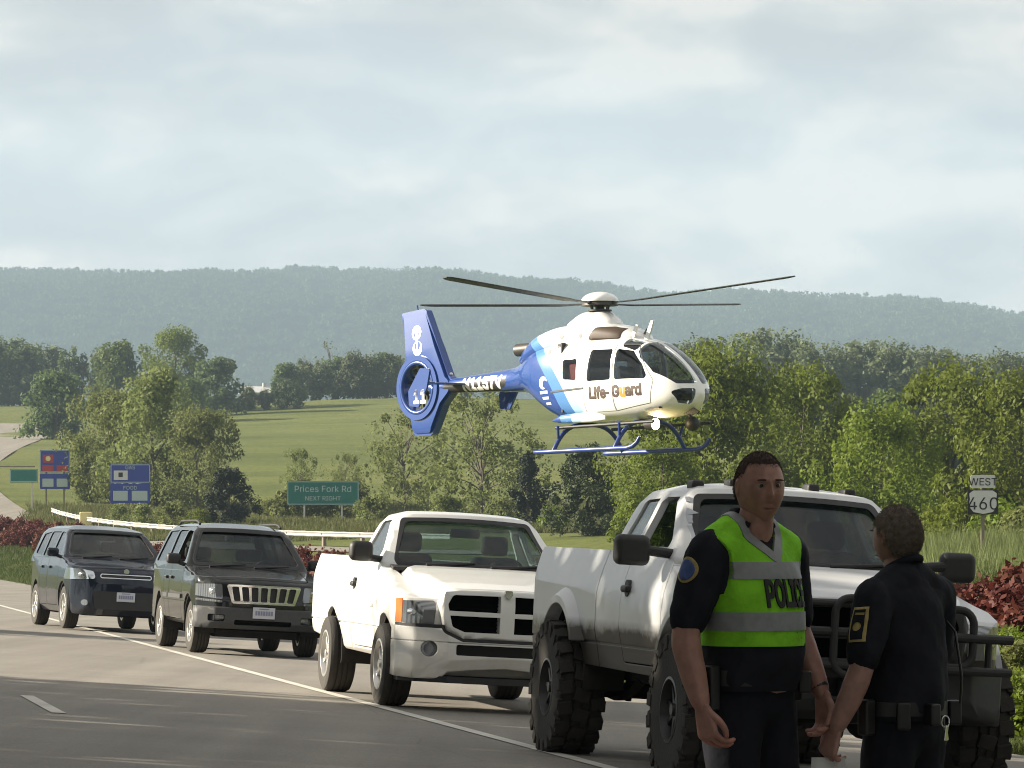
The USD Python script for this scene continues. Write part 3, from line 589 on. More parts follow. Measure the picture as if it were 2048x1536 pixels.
panel(b, -0.82, -0.10, zt - 0.85, zt - 0.32, M_sred); panel(b, -0.85, -0.10, zt - 1.42, zt - 1.02, M_sred); panel(b, 0.12, 0.85, zt - 1.42, zt - 1.02, M_sred)
part('logo_mark', tm(ey(sg.Point(-0.46, zt - 0.58).buffer(0.17), -0.036, -0.02)), M_yellow, b, False)
b2 = part('lower_board', tm(ey(rnd(sg.box(-30 * sc, zt - 78 * sc, 30 * sc, zt - 47 * sc), 0.06), -0.02, 0.02)), M_sblue, t, 30); z2 = zt - 47 * sc
panel(b2, -0.85, -0.10, z2 - 0.90, z2 - 0.35, M_sprint); panel(b2, 0.12, 0.85, z2 - 0.90, z2 - 0.35, M_sprint)
D = 226.0; sc = D / FPX
t, b, zt = sign('small_green_sign', 'small plain green sign on a single pale post beside the guard rail', 48, D, 56 * sc, 27 * sc, 938, M_sgreen, (0.50,))
part('lamp_arm', tm(bx(-1.6, 0.7, 0.0, 0.08, zt + 0.12, zt + 0.20)), M_post, t, False)
D = 72.0; sc = D / FPX
p = at(1966, D); z0 = gz(p[0], p[1]); H_ = lambda y: EYE + (HORIZON - y) * sc - z0
t = thing('route_sign', 'white WEST and 460 route signs on one dark post above the red shrubs', 'sign', (p[0], p[1], z0))
part('post', tm(bx(-0.035, 0.035, 0.02, 0.08, -0.3, H_(948))), M_post, t, False)
a = part('direction_plate', tm(ey(rnd(sg.box(-0.25, H_(976), 0.25, H_(950)), 0.03), -0.012, 0.012)), M_swhite, t, 30)
words(a, 'WEST', 0.15, 0, H_(976) + 0.055, M_sblack, y=-0.018)
s0 = part('shield_plate', tm(ey(rnd(sg.box(-0.315, H_(1029), 0.315, H_(979)), 0.03), -0.012, 0.012)), M_sblack, t, 30)
sh = rnd([(-0.20, H_(981)), (0.20, H_(981)), (0.285, H_(987)), (0.27, H_(998)), (0.295, H_(1012)), (0.20, H_(1024)), (0, H_(1028)), (-0.20, H_(1024)), (-0.295, H_(1012)), (-0.27, H_(998)), (-0.285, H_(987))], 0.03)
part('shield', tm(ey(sh, -0.018, -0.011)), M_swhite, s0, 30); words(s0, '460', 0.25, 0, H_(1019), M_sblack, y=-0.024)

# the house on the hill
def house():
    d = 520; p = at(518, d); z0 = EYE + (HORIZON - 806) * d / FPX; sc = d / FPX
    t = thing('white_roofed_house', 'low pale house with a white roof, half hidden by bushes on the hill', 'house', (p[0], p[1], z0), 0.3)
    M_wall = paint('house_wall', (0.40, 0.39, 0.36), 0.8, noise=0.08); M_roof = paint('house_roof', (0.66, 0.66, 0.64), 0.6)
    part('wall', tm(ex([(-1.6, -1), (1.6, -1), (1.6, 1.5), (0, 2.2), (-1.6, 1.5)], -2.4, 2.4)), M_wall, t, False)
    rf = part('roof', tm(ex([(-1.9, 1.38), (0, 2.32), (1.9, 1.38), (1.9, 1.52), (0, 2.48), (-1.9, 1.52)], -2.7, 2.7)), M_roof, t, False)
    part('chimney', tm(bx(0.6, 1.1, -0.2, 0.3, 2.0, 3.0)), M_wall, rf, False)
    for x in (-1.6, 0.0, 1.5):
        w = part('window', tm(bx(x - 0.4, x + 0.4, -1.66, -1.59, 0.25, 1.15)), M_swhite, t, False); part('pane', tm(bx(x - 0.33, x + 0.33, -1.68, -1.655, 0.32, 1.08)), M_sblack, w, False)
    part('door', tm(bx(-1.0, -0.55, -1.65, -1.59, -1, 1.1)), M_post, t, False)
house()
# ================================================================== vehicles: x forward, y to the driver's side, z up, rear axle at x = 0
M_white = paint('white_paint', (0.74, 0.735, 0.71), 0.32, coat=0.6, noise=0.03, nscale=3, dirt_and_shade=((0.42, 0.36, 0.27), 0.35, 1.0, 0.55), bevel=0.012)
M_white_mud_shade = paint('mud_shade_white_paint', (0.67, 0.68, 0.69), 0.42, coat=0.15, noise=0.04, nscale=3, dirt_and_shade=((0.040, 0.032, 0.024), 0.88, 1.04, 2.6), bevel=0.012)  # lower doors: mud and the reflection of shaded ground painted into the colour
M_graphite = paint('graphite_paint', (0.009, 0.010, 0.009), 0.3, coat=0.9, spec=0.05, noise=0.08, dirt_and_shade=((0.07, 0.06, 0.045), 0.2, 0.75, 0.15), bevel=0.012)
M_navy = paint('navy_paint', (0.006, 0.009, 0.017), 0.3, coat=0.9, spec=0.05, noise=0.08, dirt_and_shade=((0.07, 0.06, 0.045), 0.2, 0.7, 0.15), bevel=0.012)
M_black = paint('black_plastic', (0.018, 0.018, 0.019), 0.55, noise=0.2, nscale=20, bevel=0.006)
M_void = paint('grille_black', (0.006, 0.006, 0.007), 0.9, spec=0.1)
M_trim = paint('grey_plastic', (0.045, 0.046, 0.048), 0.6, noise=0.15, nscale=12, bevel=0.006)
M_under = paint('underbody', (0.02, 0.018, 0.016), 0.9, noise=0.3)
M_rubber = paint('tyre_rubber', (0.022, 0.021, 0.020), 0.85, noise=0.25, nscale=9, bump=0.3, bscale=60, dirt_and_shade=((0.09, 0.075, 0.055), -0.5, 0.6, 0.5))
M_rubber_mud = paint('muddy_tyre', (0.024, 0.022, 0.020), 0.9, noise=0.3, nscale=9, bump=0.3, bscale=60, dirt_and_shade=((0.07, 0.06, 0.045), -0.7, 0.9, 0.35))
M_alloy = paint('alloy', (0.62, 0.61, 0.58), 0.32, metallic=0.85, noise=0.08, bevel=0.006)
M_chrome = paint('chrome', (0.72, 0.72, 0.72), 0.12, metallic=1.0, bevel=0.004)
M_darkrim = paint('dark_rim', (0.05, 0.05, 0.05), 0.4, metallic=0.6)
M_seat = paint('seat_cloth', (0.04, 0.04, 0.04), 0.9, noise=0.2, nscale=15)
M_seat_l = paint('seat_leather', (0.085, 0.08, 0.072), 0.6, noise=0.1, nscale=10)
M_cabin = paint('cabin_plastic', (0.035, 0.034, 0.033), 0.7, noise=0.15)
M_lens = mat('lamp_lens', {'p': ('principled_bsdf', {'base_color': (0.20, 0.21, 0.22), 'roughness': 0.12, 'metallic': 0.5, 'coat_weight': 1.0}), 'w': ('wave_texture', {'scale': 9.0, 'distortion': 1.5}), 'tc': ('texture_coordinate', {}), 'b': ('bump', {'strength': 0.35, 'distance': 0.02})},
             [('tc.object', 'w.vector'), ('w.fac', 'b.height'), ('b.normal', 'p.normal')], 'p.BSDF')
M_bowl = paint('lamp_bowl', (0.75, 0.76, 0.78), 0.1, metallic=1.0)
M_amber = paint('amber_lens', (0.75, 0.17, 0.03), 0.2, coat=1.0)
M_red = paint('red_lens', (0.45, 0.02, 0.015), 0.2, coat=1.0)
M_plate = paint('plate_white', (0.48, 0.50, 0.55), 0.45, noise=0.05)
M_plate_ink = paint('plate_ink', (0.20, 0.22, 0.31), 0.6)
M_glass = glass('car_glass', (0.64, 0.71, 0.70), 1.0)
M_glass_suv = glass('carrier_glass', (0.58, 0.63, 0.65)); M_glass_deep = glass('shaded_glass', (0.50, 0.54, 0.55))
M_glass_dark = glass('tinted_glass', (0.42, 0.46, 0.47))
M_mirror = paint('mirror_glass', (0.6, 0.62, 0.65), 0.05, metallic=1.0)

def half(pts): return [(y, z) for y, z in pts] + [(-y, z) for y, z in reversed(pts)]
def spl(pts, n=24):
    p = np.array(pts, float); t = np.concatenate([[0], np.cumsum(np.linalg.norm(np.diff(p, axis=0), axis=1))]); c = CubicSpline(t, p)
    return [tuple(q) for q in c(np.linspace(0, t[-1], n))]
def mir(m): return m.mirror((0, 1, 0))
def both(m): return m + mir(m)
def skin(solid, prism, d, proud):
    """The piece of the solid's surface inside the prism, on the side d points to, set proud of it."""
    d = np.array(d, float)
    return ((solid ^ prism) - solid.translate(tuple(-d * 0.03))).translate(tuple(d * proud))

class Car:
    def __init__(s, name, label, cat_, s_, o_, yaw=0.0, front_z=None):
        p = onroad(s_, o_); rz = math.atan2(-LD[1], -LD[0]) + yaw
        s.t = thing(name, label, cat_, (p[0], p[1], 0.02 + float(rise(p[0], p[1]))), rz)
        UsdGeom.Xformable(s.t).AddRotateXOp().Set(-math.degrees(math.atan(BANK)))
        s.bend = lambda v: v
    def add(s, name, m, M, parent=None, smooth=32, refine=0.14, label=None, bend=True):
        if isinstance(m, Manifold):
            if m.is_empty(): print('EMPTY', name); return None
            if bend:
                m = m.refine_to_length(refine).warp_batch(s.bend)
            m = tm(m)
        return part(name, m, M, parent or s.t, smooth, label)
    def wheel(s, x, y, R, W, rimR, M_t, M_r, style='five', tread=0, label=None):
        side = -1 if y < 0 else 1
        w = UsdGeom.Xform.Define(stage, numbered(ppath(s.t) + '/wheel')); w.AddTranslateOp().Set(Gf.Vec3d(x, y, R)); w.AddRotateYOp().Set(float((x * 37 + y * 11) % 60))
        tag(w, label)
        h = W / 2
        prof = [(rimR * 0.97, -h * 0.78), (rimR * 1.06, -h * 0.92), (R * 0.86, -h), (R * 0.955, -h * 0.90), (R * 0.985, -h * 0.74)]
        g = [(R, -h * 0.62)]
        for c in (-0.36, 0.0, 0.36): g += [(R, h * (c - 0.07)), (R - 0.012, h * (c - 0.05)), (R - 0.012, h * (c + 0.05)), (R, h * (c + 0.07))]
        prof = prof + g + [(R, h * 0.62)] + [(r, -z) for r, z in reversed(prof)]
        ty = lathe(prof, 56).rotate((90, 0, 0))
        if tread:
            b = []
            for k in range(tread):
                a = 360.0 * k / tread
                for q, (y0, y1, tw) in enumerate(((-1.0, -0.42, 9), (-0.34, 0.34, -14), (0.42, 1.0, 9))):
                    L = 2 * math.pi * R / tread * 0.62
                    blk = rbox(-L / 2, L / 2, y0 * h, y1 * h, -0.03, 0.016, 0.006).rotate((0, 0, tw)).translate((0, 0, R))
                    b.append(blk.rotate((0, a + (180.0 / tread if q == 1 else 0), 0)))
                sb = rbox(-L * 0.45, L * 0.45, h - 0.035, h + 0.006, -0.09, 0.004, 0.005).translate((0, 0, R)); b += [sb.rotate((0, a, 0)), mir(sb).rotate((0, a, 0))]
            part('tyre', cat(ty, *b), M_t, w, 30)
        else:
            part('tyre', tm(ty), M_t, w, 30)
        o = side * h
        rim = lathe([(rimR * 0.80, -h * 0.8), (rimR, -h * 0.8), (rimR, h * 0.82), (rimR * 1.045, h * 0.86), (rimR * 1.045, h * 0.93), (rimR * 0.96, h * 0.95), (rimR * 0.89, h * 0.7), (rimR * 0.80, h * 0.3)], 48)
        rim += Manifold.cylinder(0.05, rimR * 0.25, rimR * 0.18, 24).translate((0, 0, h * 0.55)) + Manifold.cylinder(0.02, rimR * 0.9, rimR * 0.9, 24).translate((0, 0, -h * 0.25))
        n = {'five': 5, 'six': 6, 'eight': 8}[style]
        sp = []
        for k in range(n):
            wv = rimR * (0.20 if n == 5 else 0.15)
            b = Manifold.batch_hull([Manifold.cylinder(0.035, wv * 0.9, wv * 0.6, 10).translate((rimR * 0.2, 0, h * 0.5)), Manifold.cylinder(0.03, wv * 0.62, wv * 0.45, 10).translate((rimR * 0.86, 0, h * 0.52))])
            sp.append(b.rotate((0, 0, 360 * k / n)))
        rim = U([rim] + sp).rotate((-90, 0, 0))
        if side < 0: rim = rim.rotate((0, 0, 180))
        part('rim', tm(rim), M_r, w, 30)
        nuts = U([Manifold.cylinder(0.02, 0.011, 0.011, 6).translate((rimR * 0.13 * math.cos(a), rimR * 0.13 * math.sin(a), h * 0.62)) for a in np.arange(5) * 2 * np.pi / 5]).rotate((-90, 0, 0))
        part('hub_cap', tm(nuts.rotate((0, 0, 180)) if side < 0 else nuts), M_darkrim, w, False)
    def cabin(s, outer, inner, ws, rw, sides, M_g, M_side=None, gap=0.014):
        """Cuts the window openings into the greenhouse and sets panes and rubber seals in them."""
        shell = outer - inner
        th_o = outer.scale((1, 1, 1)); pr = [('windshield', ws, M_g), ('rear_window', rw, M_g)] + [('side_window', p, M_side or M_g) for p in sides]
        cut = U([p for _, p, _ in pr if p is not None])
        return shell - cut, pr

def ram(name, label, cat_, s_, o_, xf, xc, dz, R, W, white, cfg):
    c = Car(name, label, cat_, s_, o_)
    kx = lambda x: 0.07 * smoothstep(xc, xf - 0.9, x) + 0.06 * smoothstep(xf - 0.2, xf + 0.8, x)
    def bend(v):
        v = np.array(v); y2 = v[:, 1] ** 2
        v[:, 0] -= kx(v[:, 0]) * y2; v[:, 2] -= 0.05 * y2 * smoothstep(1.45 + dz, 1.8 + dz, v[:, 2]) + 0.03 * y2 * smoothstep(1.0 + dz, 1.2 + dz, v[:, 2]) * smoothstep(xf - 1.0, xf, v[:, 0]); return v
    c.bend = bend
    Z = lambda pts: [(x, z + dz) for x, z in pts]
    xt = cfg.get('xt', -1.42); rk = cfg.get('rocker', 0.0)
    side = rnd(Z([(xt, 0.66), (xt + 0.1, 0.60), (0.5, 0.47 + rk), (xf - 0.5, 0.45 + rk), (xf + 0.5, 0.55), (xf + 0.80, 0.70), (xf + 0.83, 0.95), (xf + 0.74, 1.06), (xf + 0.3, 1.15), (xf - 0.25, 1.24), (xf - 0.6, 1.32), (xf - 0.7, 1.36), (xc, 1.38), (xc - 0.02, 1.42), (xt, 1.44)]), 0.03, 0.05)
    fr = half(Z([(0.86, 0.42), (0.93, 0.50), (0.965, 0.70), (1.0, 0.86), (1.005, 1.0), (0.99, 1.14), (0.955, 1.27), (0.915, 1.39), (0.89, 1.46)]))
    plan = rnd([(xt, -0.98), (xf - 0.6, -1.01), (xf + 0.3, -1.0), (xf + 0.72, -0.93), (xf + 0.86, -0.72), (xf + 0.87, 0.72), (xf + 0.72, 0.93), (xf + 0.3, 1.0), (xf - 0.6, 1.01), (xt, 0.98)], 0.10)
    body = ey(side, -1.1, 1.1) ^ ex(fr, xt - 1, xf + 2) ^ ez(plan, 0, 3)
    # wheel arches, bed, cabin tub, engine bay underside
    Ra = cfg.get('arch', 0.47)
    za = R + cfg.get('arch_dz', 0.02)
    for x in (0.0, xf):
        a = cyl_y(Ra, -1.2, -0.62, x, za, 48) + bx(x - Ra, x + Ra, -1.2, -0.62, 0, za)
        body -= both(a)
    body -= bx(xt + 0.09, xc - 0.10, -0.78, 0.78, 0.92 + dz, 2)
    body -= bx(xc - 0.035, xc - 0.018, -1.2, 1.2, 0.3, 2)                     # gap between cab and bed
    body -= rbox(xc + 0.08, xf - 0.72, -0.80, 0.80, 0.70 + dz, 2.2, 0.05)
    # shoulder crease and rocker step
    crease = ey(Z([(xt - 1, 0.735), (xf + 2, 0.735), (xf + 2, 0.75), (xt - 1, 0.75)]), -1.2, -0.955); body -= both(crease)
    # doors
    xd0, xd1 = (xc + 0.10 if not cfg.get('club') else xc + 0.72), xf - 0.62
    dpoly = rnd(Z([(xd0, 0.52 + rk), (xd1 - 0.12, 0.52 + rk), (xd1, 0.75), (xd1, 1.6), (xd0, 1.6)]), 0.05)
    dr = ey(dpoly, -1.2, -0.85); door = body ^ ey(dpoly.buffer(-0.009), -1.2, -0.85)
    body = body - dr - mir(dr)
    # bonnet, fenders split
    hp = rnd([(xf - 0.66, -0.80), (xf + 0.70, -0.64), (xf + 0.87, -0.58), (xf + 0.87, 0.58), (xf + 0.70, 0.64), (xf - 0.66, 0.80)], 0.06)
    hs = rnd(Z([(xf - 0.66, 1.0), (xf + 0.84, 0.9), (xf + 0.86, 1.10), (xf + 0.80, 1.17), (xf + 0.62, 1.215), (xf + 0.1, 1.29), (xf - 0.35, 1.345), (xf - 0.66, 1.37)]), 0.03)
    hood = ez(hp, 0.5, 3) ^ ey(hs, -1, 1) ^ ex(half(Z([(0.86, 0.5), (0.82, 1.22), (0.70, 1.345), (0.52, 1.385), (0.30, 1.37), (0.0, 1.375)])), xf - 2, xf + 2)
    body -= ez(hp.buffer(0.008), 0.98 + dz, 3)
    # greenhouse
    gb = 1.30
    def green(d):
        gs = rnd(Z([(xc + d, gb), (xc + 0.03 + d, 1.72), (xc + 0.16 + d, 1.885 - d), (xc + 0.5, 1.925 - d), (xf - 1.75, 1.935 - d), (xf - 1.30 - d, 1.895 - d), (xf - 0.60 - d * 1.4, 1.335), (xf - 0.60 - d * 1.4, gb)]), 0.05)
        gf = half(Z([(0.925 - d, gb), (0.915 - d, 1.38), (0.735 - d, 1.80), (0.66 - d, 1.88 - d * 0.5), (0.52 - d, 1.925 - d), (0.25, 1.94 - d)]))
        return ey(gs, -1.1, 1.1) ^ ex(gf, xc - 1, xf + 1)
    G, Gi = green(0.0), green(0.055)
    wsp = ex(rnd(half(Z([(0.80, 1.375), (0.635, 1.835)])), 0.06), xf - 1.42, xf + 0.5)
    rwp = ex(rnd(half(Z([(0.74, 1.42), (0.62, 1.80)])), 0.06), xc - 0.5, xc + 0.30)
    if cfg.get('club'):
        q = [[(xc + 0.16, 1.43), (xc + 0.62, 1.43), (xc + 0.62, 1.83), (xc + 0.26, 1.82)], [(xc + 0.72, 1.43), (xf - 0.86, 1.43), (xf - 1.42, 1.835), (xc + 0.72, 1.835)]]
    else:
        q = [[(xc + 0.13, 1.43), (xf - 0.86, 1.43), (xf - 1.42, 1.835), (xc + 0.24, 1.82)]]
    panes = []
    holes = wsp + rwp
    for k, p in enumerate(q):
        pr = rnd(Z(p), 0.05); holes += ey(pr, -1.2, -0.4) + ey(pr, 0.4, 1.2); panes.append(pr)
    cab = (G - Gi - holes)
    dl = xd0 - 0.004                                                          # door line up the pillar
    cab -= both(ey(Z([(dl - 0.005, 1.3), (dl + 0.005, 1.3), (dl + 0.03, 1.86), (dl + 0.02, 1.86)]), -1.2, -0.62))
    _ins = rnd(half(Z([(0.40, 0.755), (0.515, 0.80), (0.565, 1.01), (0.52, 1.105)])), 0.04)
    body -= ex(_ins, xf + 0.7, xf + 2); hood -= ex(_ins, xf + 0.7, xf + 2)
    c.add('body', body, white)
    c.add('cab_roof', cab, white)
    c.add('bonnet', hood, white)
    for d in (door, mir(door)): c.add('door', d, white)
    G1, G2 = green(0.016), green(0.022); ps = G1 - G2
    c.add('windshield', ps ^ wsp, M_glass_deep if cfg.get('club') else M_glass)
    c.add('rear_window', ps ^ rwp, M_glass_dark if cfg.get('club') else M_glass)
    for k, p in enumerate(panes):
        opened = cfg.get('club') and k == 1
        for sgn in (-1, 1):
            b = (ey(p, -1.2, -0.4) if sgn < 0 else ey(p, 0.4, 1.2))
            if opened and sgn < 0: b = b ^ bx(-5, 9, -2, 2, 0, 1.45 + dz)
            c.add('side_window', ps ^ b, M_glass)
    seal = (green(-0.002) - green(0.02)) ^ (ex(rnd(half(Z([(0.82, 1.355), (0.655, 1.855)])), 0.06), xf - 1.42, xf + 0.5) - ex(rnd(half(Z([(0.78, 1.40), (0.615, 1.815)])), 0.06), xf - 1.5, xf + 1))
    c.add('windshield_seal', seal, M_black)
    c.add('cowl', ey(Z([(xf - 0.74, 1.34), (xf - 0.50, 1.315), (xf - 0.50, 1.345), (xf - 0.74, 1.375)]), -0.84, 0.84), M_black)
    for y0 in (-0.5, 0.15):
        c.add('wiper', rod((xf - 0.60, y0, 1.375 + dz), (xf - 0.68, y0 + 0.5, 1.41 + dz), 0.012), M_black)
    # cabin
    zb = dz
    c.add('dashboard', ey(rnd(Z([(xf - 1.15, 0.9), (xf - 0.72, 0.9), (xf - 0.70, 1.33), (xf - 1.0, 1.37), (xf - 1.15, 1.25)]), 0.04), -0.79, 0.79), M_cabin)
    for y0 in (-0.45, 0.45):
        sx = xc + (0.28 if not cfg.get('club') else 0.95)
        st = rbox(sx + 0.02, sx + 0.55, y0 - 0.26, y0 + 0.26, 0.75 + zb, 0.95 + zb, 0.06) + rbox(-0.07, 0.07, y0 - 0.25, y0 + 0.25, 0, 0.62, 0.06).rotate((0, -14, 0)).translate((sx + 0.06, 0, 0.88 + zb))
        s1 = c.add('seat', st, M_seat, bend=False); c.add('headrest', rbox(sx - 0.16, sx - 0.05, y0 - 0.14, y0 + 0.14, 1.50 + zb, 1.70 + zb, 0.05), M_seat, s1, bend=False)
    c.add('steering_wheel', tube([(xf - 1.28 + 0.09 * math.sin(a) * 0.9, 0.45 + 0.19 * math.cos(a), 1.30 + dz + 0.17 * math.sin(a)) for a in np.linspace(0, 6.283, 25)], 0.016), M_cabin)
    c.add('rear_view_mirror', rbox(xf - 1.24, xf - 1.19, -0.15, 0.15, 1.66 + dz, 1.75 + dz, 0.02), M_cabin, bend=False)
    # grille with a cross, lamps and bumper
    gx0 = xf + 0.5
    gpoly = rnd(half(Z([(0.42, 0.685), (0.59, 0.76), (0.645, 1.02), (0.58, 1.16)])), 0.05)
    block = ez(rnd([(xf + 0.4, -0.70), (xf + 0.90, -0.66), (xf + 0.93, -0.4), (xf + 0.93, 0.4), (xf + 0.90, 0.66), (xf + 0.4, 0.70)], 0.08), 0.5, 2) ^ ex(gpoly, gx0, xf + 2)
    block = block ^ ey(rnd(Z([(xf, 0.5), (xf + 0.95, 0.5), (xf + 0.955, 0.9), (xf + 0.90, 1.16), (xf, 1.2)]), 0.03), -1, 1)
    ins = rnd(half(Z([(0.40, 0.755), (0.515, 0.80), (0.565, 1.01), (0.52, 1.105)])), 0.04)
    cross = sg.box(-0.07, 0.5 + dz, 0.07, 1.4 + dz).union(sg.box(-1, 0.905 + dz, 1, 0.95 + dz))
    op = ins.difference(cross)
    gr = block - ex(op, xf + 0.4, xf + 2)
    g_ = c.add('grille', gr, cfg['grille_mat'])
    mesh_ = [bx(xf + 0.79, xf + 0.815, -0.6, 0.6, z + dz, z + 0.012 + dz) for z in np.arange(0.76, 1.10, 0.035)]
    c.add('grille_mesh', (U(mesh_) + bx(xf + 0.78, xf + 0.79, -0.6, 0.6, 0.70 + dz, 1.11 + dz)) ^ ex(ins, xf, xf + 2), M_void, g_)
    c.add('emblem', ex(rnd([(-0.035, 1.165 + dz), (-0.04, 1.125 + dz), (-0.018, 1.09 + dz), (0.018, 1.09 + dz), (0.04, 1.125 + dz), (0.035, 1.165 + dz)], 0.012), xf + 0.90, xf + 0.945), M_chrome, g_)
    for sgn in (-1, 1):
        hl = rnd(Z([(0.67, 0.80), (1.10, 0.83), (1.10, 1.02), (0.655, 1.04)]), 0.03); am = rnd(Z([(0.9, 0.82), (1.10, 0.82), (1.10, 1.05), (0.92, 1.05)]), 0.02)
        hb = ex(hl, xf + 0.60, xf + 2); ab = ex(am, xf + 0.49, xf + 0.665)
        if sgn < 0: hb, ab = mir(hb), mir(ab)
        cut = hb + ab
        solid = body ^ cut
        l = c.add('headlight', ((solid - solid.translate((-0.05, 0, 0))) - ab).translate((0.006, 0, 0)), M_lens)
        c.add('turn_signal', ((body ^ ab) - (body ^ ab).scale((1, 0.97, 1)).translate((-0.04, 0, 0))).translate((0.004, 0.006 * sgn, 0)), M_amber, l)
        for yy in (0.75, 0.86):
            c.add('bulb', cyl_x(0.05, xf + 0.74, xf + 0.80, sgn * yy, 0.92 + dz, 16, 0.02), M_bowl, l)
    bp = rnd([(xf + 0.42, -1.0), (xf + 0.70, -1.0), (xf + 0.88, -0.86), (xf + 0.97, -0.55), (xf + 0.99, 0), (xf + 0.97, 0.55), (xf + 0.88, 0.86), (xf + 0.70, 1.0), (xf + 0.42, 1.0)], 0.06)
    if not cfg.get('club'):
        bs = rnd([(xf + 0.3, 0.33), (xf + 0.90, 0.30), (xf + 0.93, 0.40), (xf + 0.985, 0.52), (xf + 0.99, 0.70), (xf + 0.94, 0.78), (xf + 0.3, 0.80)], 0.03)
        bump = (ez(bp, 0, 2) ^ ey(bs, -1.2, 1.2)) - ex(rnd(gpoly).buffer(0.022), xf + 0.3, xf + 2)
        bump -= ez(bp.buffer(-0.05), 0, 2) ^ bx(0, 9, -2, 2, 0.3, 0.76)
        bump -= ex(rnd(half([(0.48, 0.535), (0.48, 0.635)]), 0.02), xf + 0.5, xf + 2)
        bump -= bx(0, 9, -2, 2, 0.648, 0.656) ^ (ez(bp, 0, 2) - ez(bp.buffer(-0.012), 0, 2))
        for yy in (-0.72, 0.72): bump -= cyl_x(0.075, xf + 0.5, xf + 2, yy, 0.585)
        b_ = c.add('bumper', bump, white, refine=0.1)
        c.add('bumper_slot', ex(rnd(half([(0.50, 0.52), (0.50, 0.65)]), 0.02), xf + 0.86, xf + 0.88), M_black, b_)
        for yy in (-0.72, 0.72): c.add('fog_light', cyl_x(0.072, xf + 0.86, xf + 0.90, yy, 0.585) - cyl_x(0.05, xf + 0.885, xf + 1, yy, 0.585, r2=0.06), M_lens, b_)
        c.add('air_dam', ez(bp.buffer(-0.04), 0.27, 0.33) - ez(bp.buffer(-0.08), 0.2, 0.5), M_black)
        c.add('bumper_gap', (ez(bp.buffer(-0.03), 0.76, 0.815) + (ez(bp.buffer(-0.03), 0.5, 0.8) ^ ex(rnd(gpoly).buffer(0.022), xf + 0.3, xf + 2))) - ex(gpoly.buffer(-0.01), xf, xf + 2), M_black, b_)
    # mirrors, handles, tail
    for sgn in (-1, 1):
        mm = cfg['mirror'](xf, dz); arm = rod((xf - 0.88, -0.88, 1.40 + dz), (xf - 0.88, -1.10, 1.42 + dz), 0.035)
        mm = mm + arm
        m_ = c.add('mirror', mm if sgn < 0 else mir(mm), M_black, bend=False)
        hd = rbox(xd0 + 0.06, xd0 + 0.22, -1.03, -0.97, 1.12 + dz, 1.17 + dz, 0.018); pocket = cyl_y(0.06, -1.002, -0.96, xd0 + 0.14, 1.15 + dz, 24)
        c.add('handle', (hd + pocket) if sgn < 0 else mir(hd + pocket), M_black, bend=False)
    for sgn in (-1, 1): c.add('tail_light', bx(xt - 0.012, xt + 0.02, min(0.80 * sgn, 0.93 * sgn), max(0.80 * sgn, 0.93 * sgn), 0.95 + dz, 1.32 + dz), M_red, bend=False)
    if not cfg.get('club'):
        tx = meshkit.text_mesh('1500', 0.055, 0.006); tx.apply_transform(np.array([[1, 0, 0, xf - 0.82], [0, 0, 1, -1.004], [0, 1, 0, 0.93], [0, 0, 0, 1.0]]))
        part('badge', tx, M_trim, c.t, False)
    # chassis
    und = bx(xt + 0.3, xf + 0.5, -0.42, -0.34, 0.46 + dz, 0.58 + dz) + bx(xt + 0.3, xf + 0.5, 0.34, 0.42, 0.46 + dz, 0.58 + dz) + cyl_y(0.06, -0.75, 0.75, 0, R, 16) + cyl_y(0.05, -0.75, 0.75, xf, R, 16) + Manifold.sphere(0.16, 16).translate((0, 0.1, R)) + Manifold.sphere(0.14, 16).translate((xf, 0.25, R)) + bx(0.8, xf - 0.8, -0.3, 0.3, 0.42 + dz, 0.6 + dz) + rod((-1.1, -0.5, 0.5 + dz), (1.6, -0.55, 0.5 + dz), 0.05)
    c.add('chassis', und, M_under, bend=False)
    wells = [both((cyl_y(Ra + 0.015, -0.95, -0.64, x, za, 36) - cyl_y(Ra - 0.004, -2, 0, x, za, 36)) ^ bx(-9, 9, -2, 0, za - 0.1, 3)) for x in (0, xf)]
    for w_ in wells:
        for half_ in w_.decompose(): c.add('wheel_liner', half_, M_under, bend=False)
    ty = cfg['track']
    for x in (xf, 0.0):
        for y in (-ty, ty): c.wheel(x, y, R, W, cfg['rimR'], cfg['tyre'], cfg['rim'], cfg['spokes'], cfg.get('tread', 0))
    return c, body

